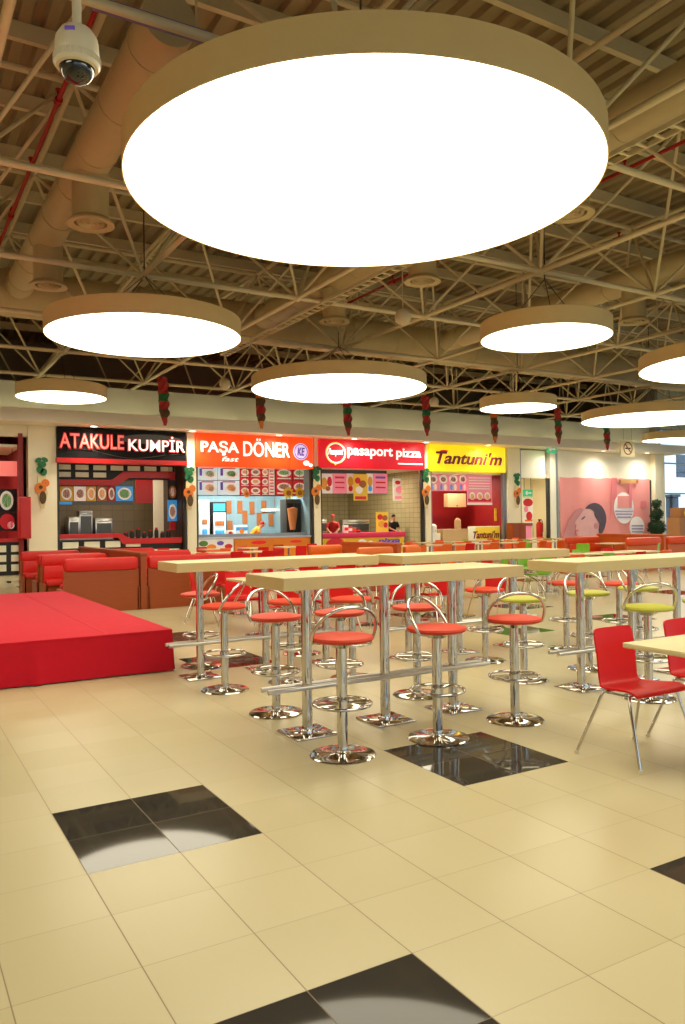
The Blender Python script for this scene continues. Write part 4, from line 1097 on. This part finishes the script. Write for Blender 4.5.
def hand(J, E, side, wrist, elbow, down=0):
    """palm, four unequal fingers and a thumb growing out of the wrist"""
    w_, e_ = Vector(wrist), Vector(elbow); d = (w_-e_).normalized()
    up = Vector((0, 0, 1)); s_ = d.cross(up).normalized()
    pm_ = 'palm'+side; J[pm_] = (tuple(w_+d*.05), (.036, .018)); E.append(('wrist'+side, pm_))
    kn = 'knuckle'+side; J[kn] = (tuple(w_+d*.085), (.038, .016)); E.append((pm_, kn))
    for i, (off, ln) in enumerate(((-.03, .07), (-.01, .08), (.01, .075), (.03, .06))):
        a_ = w_+d*.10+s_*off; b_ = a_+d*ln*.5+up*(-.008); c_ = a_+d*ln*.85+up*(-.035)
        for n_, q_, rr in (('f%da' % i, a_, .0095), ('f%db' % i, b_, .009), ('f%dc' % i, c_, .0075)): J[n_+side] = (tuple(q_), rr)
        E += [(kn, 'f%da%s' % (i, side)), ('f%da%s' % (i, side), 'f%db%s' % (i, side)), ('f%db%s' % (i, side), 'f%dc%s' % (i, side))]
    sg = 1 if side == 'L' else -1
    a_ = w_+d*.045+s_*.045*sg; b_ = a_+d*.035+s_*.02*sg
    J['ta'+side] = (tuple(a_), .011); J['tb'+side] = (tuple(b_), .009); E += [(pm_, 'ta'+side), ('ta'+side, 'tb'+side)]
def worker(loc, rz, label, lean, H_, shirt, cap, hair=True, head_dx=0.0, apron=None, handz=1.06, reach=.42):
    """standing figure facing local -Y, bent forward by lean (radians), hands resting at handz"""
    t = thing('person', label, 'person', loc, rz)
    s_ = H_/1.75
    def up(y, z):      # bend above the hips
        dz = z-.95; return (y*math.cos(lean)-dz*math.sin(lean))*s_, (.95+dz*math.cos(lean)+y*math.sin(lean))*s_
    J, E = {}, []
    def add(k, x_, y, z, r_, frm=None, bend=True):
        yy, zz = up(y, z) if bend else (y*s_, z*s_)
        J[k] = ((x_*s_, yy, zz), r_ if isinstance(r_, tuple) else r_*s_)
        if frm: E.append((frm, k))
    add('pelvis', 0, 0, .95, (.15, .11)); add('waist', 0, 0, 1.1, (.135, .10), 'pelvis'); add('chest', 0, 0, 1.3, (.155, .115), 'waist')
    add('collar', 0, 0, 1.43, (.09, .07), 'chest'); add('neck', 0, -.008, 1.49, .056, 'collar'); add('jaw', head_dx, -.022, 1.565, (.062, .07), 'neck')
    add('skull', head_dx, -.015, 1.65, (.075, .088), 'jaw'); add('crown', head_dx, -.01, 1.71, (.058, .068), 'skull')
    for sg, sd in ((-1, 'R'), (1, 'L')):
        add('hip'+sd, sg*.09, 0, .88, .085, 'pelvis', False); add('knee'+sd, sg*.1, -.01, .5, .058, 'hip'+sd, False)
        add('ankle'+sd, sg*.1, .02, .09, .04, 'knee'+sd, False); add('toe'+sd, sg*.11, -.13, .035, .034, 'ankle'+sd, False)
        add('shoulder'+sd, sg*.18, 0, 1.4, .056, 'collar')
        sh = Vector(J['shoulder'+sd][0]); wr = Vector((sg*.14*s_, sh.y-reach, handz+.03))
        mid = (sh+wr)/2 + Vector((sg*.09, .06, -.06))
        J['elbow'+sd] = (tuple(mid), .043*s_); J['wrist'+sd] = (tuple(wr), .028*s_)
        E += [('shoulder'+sd, 'elbow'+sd), ('elbow'+sd, 'wrist'+sd)]
        hand(J, E, sd, wr, mid)
    skin_mesh('body', J, E, 'skin', t, 2)
    # clothes: lofted round the same skeleton, ending at neckline, sleeves, hem and ankles
    def loft(mb, rings, n=20):
        vs_ = []
        for i, (c, rx, ry) in enumerate(rings):
            a_ = Vector(rings[max(0, i-1)][0]); b_ = Vector(rings[min(len(rings)-1, i+1)][0]); tn = (b_-a_).normalized()
            ax = Vector((1, 0, 0)); ax = (ax-tn*ax.dot(tn)).normalized(); ay = tn.cross(ax)
            vs_.append([mb.bm.verts.new(Vector(c)+ax*rx*math.cos(2*PI*k/n)+ay*ry*math.sin(2*PI*k/n)) for k in range(n)])
        for i in range(len(vs_)-1):
            for k in range(n): mb.bm.faces.new((vs_[i][k], vs_[i][(k+1) % n], vs_[i+1][(k+1) % n], vs_[i+1][k]))
        mb.bm.faces.new(vs_[0][::-1]); mb.bm.faces.new(vs_[-1])
        return mb
    def P3(k): return Vector(J[k][0])
    pel, wai, che, col, nek = P3('pelvis'), P3('waist'), P3('chest'), P3('collar'), P3('neck')
    hem = pel + (pel-wai)*.55
    mb = loft(MB(), [(hem, .185*s_, .145*s_), (pel, .182*s_, .14*s_), (wai, .168*s_, .128*s_), (wai.lerp(che, .6), .18*s_, .135*s_), (che, .195*s_, .14*s_),
                     (che.lerp(col, .5), .195*s_, .125*s_), (col, .185*s_, .118*s_), (col.lerp(nek, .35), .135*s_, .108*s_), (col.lerp(nek, .7), .088*s_, .084*s_)])
    for sd in 'RL':
        a_, b_ = P3('shoulder'+sd), P3('elbow'+sd); i_ = a_.lerp(che, .25)
        mb.tube([i_, a_, a_.lerp(b_, .4), a_.lerp(b_, .8)], [.075*s_, .078*s_, .066*s_, .060*s_], 14)
    mb.build('shirt', shirt, t, smooth=70)
    mb = loft(MB(), [(pel+(wai-pel)*.3, .165*s_, .125*s_), (pel, .17*s_, .13*s_), (pel+Vector((0, 0, -.10*s_)), .165*s_, .128*s_), (pel+Vector((0, 0, -.17*s_)), .12*s_, .10*s_)])
    for sd in 'RL':
        a_, b_, c_ = P3('hip'+sd), P3('knee'+sd), P3('ankle'+sd)
        mb.tube([a_+Vector((0, 0, .02)), a_.lerp(b_, .3), b_, b_.lerp(c_, .45), c_+Vector((0, 0, .0))], [.092*s_, .088*s_, .068*s_, .06*s_, .056*s_], 14)
    mb.build('trousers', 'cloth_black', t, smooth=70)
    for sd in 'RL':
        a_, b_ = P3('ankle'+sd), P3('toe'+sd)
        MB().tube([a_+Vector((0, .05, -.03)), a_+Vector((0, 0, -.02)), b_+Vector((0, .03, .01)), b_+Vector((0, -.03, .0))], [.035*s_, .05*s_, .044*s_, .02*s_], 12).build('shoe', 'black_panel', t, smooth=70)
    hc = Vector(J['skull'][0])
    hm = Matrix.Translation(hc) @ Matrix.Rotation(lean*.35, 4, 'X')
    mb = MB()     # hair cap open at the face
    mb.ell((0, .026, .042*s_), (.083*s_, .092*s_, .082*s_), 18, hm)
    mb.build('cap' if cap else 'hair', cap or 'hair_black', t)
    f = MB()
    for sg in (-1, 1): f.ell((sg*.03*s_, -.082*s_, -.012*s_), (.010, .006, .006), 8, hm)
    f.ell((0, -.083*s_, -.075*s_), (.024, .006, .006), 8, hm)
    f.build('eyes_and_mouth', 'hair_black', t)
    f = MB().ell((0, -.086*s_, -.038*s_), (.010, .015, .018), 10, hm)
    for sg in (-1, 1): f.ell((sg*.082*s_, 0, -.02*s_), (.012, .02, .03), 8, hm)
    f.build('nose_and_ears', 'skin', t)
    if cap: MB().ell((0, -.085*s_, .045*s_), (.07*s_, .06*s_, .012), 14, hm).build('cap_peak', cap, t)
    return t
p = at_v(393, 530, 26.65)
worker((p.x+.12, 26.95, 0), .1, 'dark haired person in a black shirt leaning on the crimson pizza counter', .28, 1.76, 'cloth_black', None, head_dx=-.03, handz=1.06, reach=.26)
p = at_v(333, 530, 27.3)
worker((p.x, 27.3, 0), -.5, 'person in a red cap and red shirt standing in the olive tiled shop', .06, 1.76, 'cloth_red', 'cloth_red', handz=1.05, reach=.34)
p = at_v(255, 525, 27.3)
worker((p.x-.25, 27.2, 0), 1.2, 'person in an orange shirt bending sideways over the steel worktop', .75, 1.7, 'cloth_orange', 'cloth_red', handz=1.02, reach=.2)

# ================================================================ STAGE
A_, B_, C_, D_ = 2.54, -3.6, 7.79, 13.35
t = thing('stage', 'low square stage draped in bright red cloth', 'stage', (0, 0, 0))
MB().bb(B_+.06, C_+.06, 0, A_-.06, D_-.06, .40).build('platform', 'booth_wood', t)
mb = MB(); n_ = 60
def skirt(p0, p1, amp):
    cols = []
    L_ = (Vector(p1)-Vector(p0)).length; d = (Vector(p1)-Vector(p0)).normalized(); nrm = Vector((d.y, -d.x, 0))
    N_ = int(L_*16)
    for i in range(N_+1):
        s_ = L_*i/N_; col = []
        for j in range(7):
            f = j/6; w_ = amp*f*(math.sin(s_*2.1+.5)+.6*math.sin(s_*5.3))
            fold = .05*math.exp(-((s_-(L_-1.30))/.035)**2)*f if amp > .012 else 0
            p_ = Vector(p0)+d*s_+nrm*(w_+fold+.02*f); p_.z = .417-.405*f
            col.append(mb.bm.verts.new(p_))
        cols.append(col)
    for i in range(N_):
        for j in range(6): mb.bm.faces.new((cols[i][j], cols[i][j+1], cols[i+1][j+1], cols[i+1][j]))
skirt((B_, C_, 0), (A_, C_, 0), .014); skirt((A_, C_, 0), (A_, D_, 0), .01); skirt((A_, D_, 0), (B_, D_, 0), .008); skirt((B_, D_, 0), (B_, C_, 0), .008)
mb.build('cloth_skirt', 'stage_cloth', t, smooth=60)
mb = MB().bb(B_-.004, C_-.004, .402, A_+.004, D_+.004, .423, .008)
mb.build('cloth_top', 'stage_cloth', t)
mb = MB()
for u in (1.9, -.1, -2.1): mb.bb(u-.02, C_+.02, .422, u+.02, D_-.02, .4255)
mb.build('cloth_seams', 'stage_cloth', t)

# ================================================================ BAR TABLES AND STOOLS
def bar_table(u0, u1, v0, posts_u, label, w_=.57):
    L_ = u1-u0
    t = thing('bar_table', label, 'bar table', (u0, v0, 0), 0, 'high bar tables')
    MB().bb(0, 0, 1.042, L_, w_, 1.13, .004).build('table_top', 'laminate', t)
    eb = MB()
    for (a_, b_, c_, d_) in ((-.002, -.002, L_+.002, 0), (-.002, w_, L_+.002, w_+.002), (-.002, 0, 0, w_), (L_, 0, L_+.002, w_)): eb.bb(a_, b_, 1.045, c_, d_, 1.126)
    eb.build('shaded_edge_band', 'laminate_shaded_edge', t)
    cv = w_/2
    for u in posts_u:
        x_ = u-u0
        MB().cyl((x_, cv, .012), (x_, cv, 1.045), .037, n=24).build('post', 'chrome', t)
        bp_ = MB().box((x_, cv, .007), (.33, .33, .014), .004).build('base_plate', 'chrome', t)
        MB().lathe([(.037, .014), (.06, .014), (.055, .03), (.037, .034)], 24, (x_, cv, 0)).build('base_collar', 'chrome', bp_)
        MB().box((x_, cv, 1.035), (.2, .2, .012), .002).build('top_plate', 'chrome', t)
    for sg in (-1, 1):
        MB().cyl((posts_u[0]-u0-.33, cv+sg*.055, .335), (posts_u[-1]-u0+.33, cv+sg*.055, .335), .017, n=14).build('foot_rail', 'brushed', t)
    return t
bar_table(2.265, 4.37, 4.63, [2.588, 3.25, 3.893], 'long pale bar table nearest the viewer, with three chrome posts', .62)
bar_table(2.34, 4.56, 7.02, [2.66, 3.36, 4.06], 'long pale bar table beside the red stage corner')
bar_table(4.66, 7.08, 6.72, [4.92, 5.62, 6.42], 'long pale bar table behind the nearest one, towards the yellow shop sign')
q1 = at_v(632, 640, 4.92).x; q2 = at_v(677, 640, 4.92).x
bar_table(4.96, max(q2, 6.2)+.6, 4.63, [5.3, q1, q2], 'long pale bar table behind the red chairs, with lime stools')

def make_stool(loc, rz, label):
    t = thing('bar_stool', label, 'bar stool', loc, rz, 'chrome bar stools')
    MB().lathe([(0, 0), (.212, 0), (.214, .005), (.208, .011), (.06, .017), (.048, .024), (.035, .03), (.0, .03)], 40).build('base_disc', 'chrome', t)
    MB().cyl((0, 0, .02), (0, 0, .69), .034, n=24).build('stem', 'chrome', t)
    fr_ = MB().tube([(.185*math.cos(2*PI*k/40), .185*math.sin(2*PI*k/40), .33) for k in range(40)], .0115, 10, True).build('foot_ring', 'chrome', t)
    mb = MB().tube([(.03, 0, .33), (.185, 0, .33)], .009, 8).tube([(-.03, 0, .33), (-.185, 0, .33)], .009, 8)
    mb.lathe([(.034, .305), (.042, .305), (.042, .355), (.034, .355)], 20).build('ring_bracket', 'chrome', fr_)
    MB().lathe([(0, .69), (.06, .69), (.10, .72), (.17, .728), (.185, .732), (0, .734)], 32).build('seat_plate', 'chrome', t)
    MB().lathe([(0, .732), (.18, .730), (.202, .738), (.208, .750), (.202, .763), (.16, .772), (0, .775)], 40).build('seat_pad', 'red_vinyl', t)
    pts = []
    for k in range(25):
        a_ = PI*k/24; s_ = math.sin(a_)
        pts.append((.214*math.cos(a_)*(1+.16*s_), .02+.15*s_, .735+.225*s_**.85))
    pts = [(.13, 0.0, .724)]+pts+[(-.13, 0.0, .724)]
    MB().tube(pts, .0115, 10).build('back_loop', 'chrome', t)
    return t
# local +Y is the stool's back
F_, K_ = PI, 0.0     # F_: back towards the viewer side, K_: back towards the shops
st_list = [
    (2.538, 4.36, F_-.12, 'r', 'red topped chrome stool nearest the viewer, at the front of the nearest bar table'),
    (3.284, 4.34, .45, 'r', 'red topped chrome stool standing on the black floor patch, its loop turned sideways'),
    (4.056, 4.41, F_-.42, 'r', 'red topped chrome stool by the far end of the nearest bar table'),
    (2.66, 5.60, K_+.15, 'r', 'red topped chrome stool behind the first post of the nearest bar table'),
    (2.64, 6.62, F_+.9, 'r', 'red topped chrome stool beside the red stage corner'),
    (2.88, 7.88, -1.75, 'r', 'red topped chrome stool behind the bar table by the stage'),
    (3.29, 6.60, F_-.4, 'r', 'red topped chrome stool at the middle of the stage side bar table'),
    (3.22, 5.56, K_-.5, 'r', 'red topped chrome stool behind the middle post of the nearest bar table'),
    (3.87, 6.44, F_-.9, 'r', 'red topped chrome stool at the inner end of the stage side bar table'),
    (3.95, 5.50, K_-.7, 'r', 'red topped chrome stool behind the last post of the nearest bar table'),
    (5.14, 5.46, K_-.5, 'l', 'lime topped chrome stool between the two bar tables, behind the last red one'),
    (5.50, 6.42, F_+.2, 'r', 'red topped chrome stool before the bar table towards the yellow sign'),
    (6.78, 6.50, F_-.2, 'r', 'red topped chrome stool at the far end of the bar table towards the yellow sign'),
    (6.05, 5.50, K_-.3, 'l', 'lime topped chrome stool behind the first post of the bar table with red chairs'),
    (5.455, 4.33, F_-.45, 'l', 'lime topped chrome stool right behind the front red chair'),
    (6.25, 4.33, F_, 'l', 'lime topped chrome stool at the picture edge behind the second red chair'),
    (7.18, 6.08, K_, 'r', 'red topped chrome stool half hidden behind the lime stools'),
    (4.1, 7.95, K_+.4, 'r', 'red topped chrome stool farthest behind the stage side bar table'),
    (6.85, 5.55, K_+.2, 'l', 'lime topped chrome stool behind the middle of the bar table with red chairs'),
]
stool0 = None; lime = None
for (u, v, rz, c_, lab) in st_list:
    if stool0 is None:
        stool0 = make_stool((u, v, 0), rz, lab)
        pad = [o for o in stool0.children if o.name.startswith('seat_pad')][0].data
        lime = {pad: remat(pad, 'lime_vinyl')}
    else:
        dup(stool0, (u, v, 0), rz, lab, mats=lime if c_ == 'l' else None)

# ================================================================ DINING CHAIRS, LOW TABLES
def make_chair(loc, rz, label):
    t = thing('dining_chair', label, 'chair', loc, rz, 'moulded dining chairs')
    prof_ = [(-.185, .415), (-.176, .431), (-.135, .441), (-.06, .436), (.0, .428), (.07, .423), (.12, .427), (.150, .445), (.161, .485), (.166, .55), (.172, .63), (.184, .70), (.196, .758), (.200, .778), (.202, .788)]
    hw_ = [.222, .238, .238, .228, .215, .202, .188, .176, .173, .175, .178, .178, .175, .167, .150]
    mb = MB(); nx_ = 12; g1, g2 = [], []
    for i, ((y, z), h_) in enumerate(zip(prof_, hw_)):
        a_ = prof_[max(0, i-1)]; b_ = prof_[min(len(prof_)-1, i+1)]
        ty, tz = b_[0]-a_[0], b_[1]-a_[1]; l_ = math.hypot(ty, tz); ny, nz_ = -tz/l_, ty/l_      # normal: up on the seat, forward on the back
        r1, r2 = [], []
        for k in range(nx_+1):
            f = -1+2*k/nx_; x_ = f*h_
            cu_ = .022*f*f if i >= 7 else .012*f*f      # slight dish
            yy, zz = y+ny*cu_, z+nz_*cu_
            if i == len(prof_)-1: zz -= .004*f**6
            r1.append(mb.bm.verts.new((x_, yy+ny*.006, zz+nz_*.006))); r2.append(mb.bm.verts.new((x_, yy-ny*.006, zz-nz_*.006)))
        g1.append(r1); g2.append(r2)
    for i in range(len(g1)-1):
        for k in range(nx_):
            mb.bm.faces.new((g1[i][k], g1[i][k+1], g1[i+1][k+1], g1[i+1][k])); mb.bm.faces.new((g2[i][k+1], g2[i][k], g2[i+1][k], g2[i+1][k+1]))
        for k in (0, nx_): mb.bm.faces.new((g1[i][k], g1[i+1][k], g2[i+1][k], g2[i][k]))
    for i in (0, len(g1)-1):
        for k in range(nx_): mb.bm.faces.new((g1[i][k], g1[i][k+1], g2[i][k+1], g2[i][k]))
    mb.build('seat_shell', 'red_plastic', t, smooth=60)
    MB().tube([(-.205, -.12, .415), (.205, -.12, .415), (.165, .10, .405), (-.165, .10, .405)], .009, 8, True).build('seat_frame', 'chrome', t)
    for sx in (-1, 1):
        for (y0_, y1_, xt) in ((-.12, -.245, .205), (.10, .248, .165)):
            l_ = MB().tube([(sx*xt, y0_, .412), (sx*(xt+.018), y0_*1.12, .385), (sx*.270, y1_, .004)], .0095, 10).build('leg', 'chrome', t)
            MB().cyl((sx*.270, y1_, 0), (sx*.268, y1_*.995, .022), .012, n=10).build('foot_cap', 'plastic_cream', l_)
    return t
chair0 = make_chair((4.078, 3.335, 0), 0, 'bright red moulded chair in front, tucked under the pale table at the picture edge')
shell = [o for o in chair0.children if o.name.startswith('seat_shell')][0].data
CM = {'r': None, 'o': {shell: remat(shell, 'orange_plastic')}, 'g': {shell: remat(shell, 'green_plastic')}}
CN = {'r': 'red', 'o': 'orange', 'g': 'green'}
dup(chair0, (4.775, 3.35, 0), .04, 'red moulded chair at the picture edge, second along the pale front table')

def low_table(u, v, L_, W_, label, proto=None):
    t = thing('low_table', label, 'dining table', (u, v, 0), 0, 'low dining tables')
    MB().box((0, 0, .735), (L_, W_, .032), .008).build('table_top', 'laminate', t)
    n_ = 2 if L_ > 1 else 1
    for k in range(n_):
        x_ = 0 if n_ == 1 else (-1+2*k)*L_*.12
        MB().cyl((x_, 0, .02), (x_, 0, .72), .035, n=16).build('column', 'chrome', t)
        MB().lathe([(0, 0), (.22, 0), (.22, .01), (.06, .03), (0, .03)], 28, (x_, 0, 0)).build('base_disc', 'chrome', t)
    return t
low_table(4.54, 2.83, 1.46, .76, 'pale rectangular table at the picture edge before the red chairs')
tab0 = low_table(4.35, 9.6, .7, .7, 'square pale table, first in the row behind the bar tables')
def rows(v, us_, colsN, colsF, name, first=False, skip=()):
    k1 = k2 = 0
    for i, u in enumerate(us_):
        if not (first and i == 0):
            dup(tab0, (u, v, 0), 0, 'square pale table, %s in the %s' % (ORD[i], name))
        for (cols_, dv, rz, side) in ((colsN, -.63, PI, 'near'), (colsF, .63, 0, 'far')):
            c_ = cols_[i % len(cols_)]
            if c_ == '-': continue
            jit = random.uniform(-.06, .06)
            dup(chair0, (u+random.uniform(-.04, .04), v+dv+jit, 0), rz+random.uniform(-.18, .18),
                '%s moulded chair, %s on the %s side of the %s' % (CN[c_], ORD[i], side, name), mats=CM[c_])
rows(9.6, [4.35, 5.2, 6.05, 6.9, 7.75], 'rrrrrr', 'rrrrrr', 'row behind the bar tables', True)
dup(chair0, (4.2, 11.4, 0), 1.1, 'red moulded chair standing alone before the second booth column', mats=CM['r'])
rows(12.0, [5.1, 5.9, 6.65, 7.5, 8.35], 'rrrrrr', 'rrrrrr', 'row before the booths')
rows(11.7, [9.9, 10.8, 11.7, 12.6, 13.5, 14.4], 'ggogro', 'orgogr', 'row towards the window')
rows(18.9, [13.2, 14.1, 15.0, 15.9], 'ooro', 'oooo', 'short row before the yellow sign')
rows(18.9, [17.0, 17.9, 18.8, 19.7, 20.6], 'ooogo', 'oogoo', 'row before the corridor door')
rows(18.7, [6.6, 7.45, 8.3], 'orr', 'ror', 'short row before the orange sign')
rows(21.3, [5.8, 7.0, 8.2, 9.4, 10.6, 11.8], 'rrorro', 'orrorr', 'long row below the orange sign')
rows(21.2, [13.2, 14.4, 15.6, 16.8, 18.0, 19.2, 20.4, 21.6], 'oooooogo', 'oooogooo', 'long row below the yellow sign')
rows(17.2, [21.3, 22.3, 23.3, 24.3], 'gogo', 'ogog', 'row before the pink banner')
dup(chair0, (16.9, 15.55, 0), 2.4, 'green moulded chair standing out before the vermilion booths', mats=CM['g'])
dup(chair0, (18.0, 14.1, 0), -2.6, 'green moulded chair beside the table before the vermilion booths', mats=CM['g'])

# ================================================================ BOOTHS
def booth(u0, u1, v, face, lea, wood, label, grp):
    """bench with its wooden back at v; face=+1 sits towards the shops, -1 towards the viewer"""
    L_ = u1-u0
    t = thing('booth_bench', label, 'booth bench', (u0, v, 0), 0, grp)
    MB().bb(0, -.03, 0, L_, .03, .72).build('back_panel', wood, t)
    MB().bb(0, -.085, .70, L_, .09, .93, .07).build('top_cushion', lea, t)
    MB().bb(.04, min(face*.03, face*.12), .46, L_-.04, max(face*.03, face*.12), .72, .03).build('back_cushion', lea, t)
    MB().bb(.03, min(face*.05, face*.52), .36, L_-.03, max(face*.05, face*.52), .47, .03).build('seat_cushion', lea, t)
    MB().bb(.05, min(face*.03, face*.46), 0, L_-.05, max(face*.03, face*.46), .36).build('seat_base', wood, t)
    for x_ in (-.02, L_-.02): MB().bb(x_, min(face*-.03, face*.5), 0, x_+.04, max(face*-.03, face*.5), .40).build('end_panel', wood, t)
def partition(u, v0, v1, wood, label, h=1.0):
    t = thing('booth_divider', label, 'divider', (u, v0, 0))
    MB().bb(-.05, 0, 0, .05, v1-v0, h-.06).build('divider_panel', wood, t)
    MB().bb(-.075, -.02, h-.06, .075, v1-v0+.02, h, .01).build('cap_rail', wood, t)
def booth_block(cols_, v0, n_, lea, wood, txt, grp):
    for ci, (u0, u1) in enumerate(cols_):
        cn = ['first', 'second', 'third'][ci]
        for k in range(n_):
            v = v0+k*2.55
            booth(u0, u1, v, 1, lea, wood, '%s booth bench facing the shops, %s row back, %s column' % (txt[0], ORD[k], cn), grp)
            low = dup(tab0, ((u0+u1)/2, v+1.08, 0), 0, 'pale table in the %s booth back, %s column of the %s' % (ORD[k], cn, txt[1]))
            booth(u0, u1, v+2.2, -1, lea, wood, '%s booth bench facing the viewer, %s row back, %s column' % (txt[0], ORD[k], cn), grp)
        if ci < len(cols_)-1:
            partition((u1+cols_[ci+1][0])/2, v0-.05, v0+n_*2.55-.2, wood, 'brown wooden divider after the %s column of the %s' % (cn, txt[1]))
booth_block([(2.60, 3.86), (4.03, 5.6)], 13.68, 2, 'red_leather', 'booth_wood', ('red', 'red booths'), 'red booth benches')
booth_block([(8.75, 9.65), (9.95, 10.4)], 14.3, 1, 'orange_leather', 'booth_wood_orange', ('orange', 'orange booths'), 'orange booth benches')
booth_block([(17.7, 19.1), (19.4, 21.0)], 14.7, 1, 'vermilion_leather', 'booth_wood_orange', ('vermilion', 'vermilion booths'), 'vermilion booth benches')

# ================================================================ daylight
wd = bpy.data.worlds.new('world'); SC.world = wd; wd.use_nodes = True
nt = wd.node_tree; nt.nodes.clear()
o_ = nt.nodes.new('ShaderNodeOutputWorld'); bg = nt.nodes.new('ShaderNodeBackground')
sky = nt.nodes.new('ShaderNodeTexSky'); sky.sky_type = 'HOSEK_WILKIE'; sky.sun_direction = (-.5, -.5, .7); sky.turbidity = 5
mixn = nt.nodes.new('ShaderNodeMix'); mixn.data_type = 'RGBA'; mixn.inputs[0].default_value = .75
mixn.inputs[7].default_value = (.80, .92, 1.0, 1)
nt.links.new(sky.outputs[0], mixn.inputs[6]); nt.links.new(mixn.outputs[2], bg.inputs['Color'])
bg.inputs['Strength'].default_value = 1.7
nt.links.new(bg.outputs[0], o_.inputs[0])
SC.cycles.max_bounces = 10; SC.cycles.diffuse_bounces = 5
SC.cycles.use_denoising = True
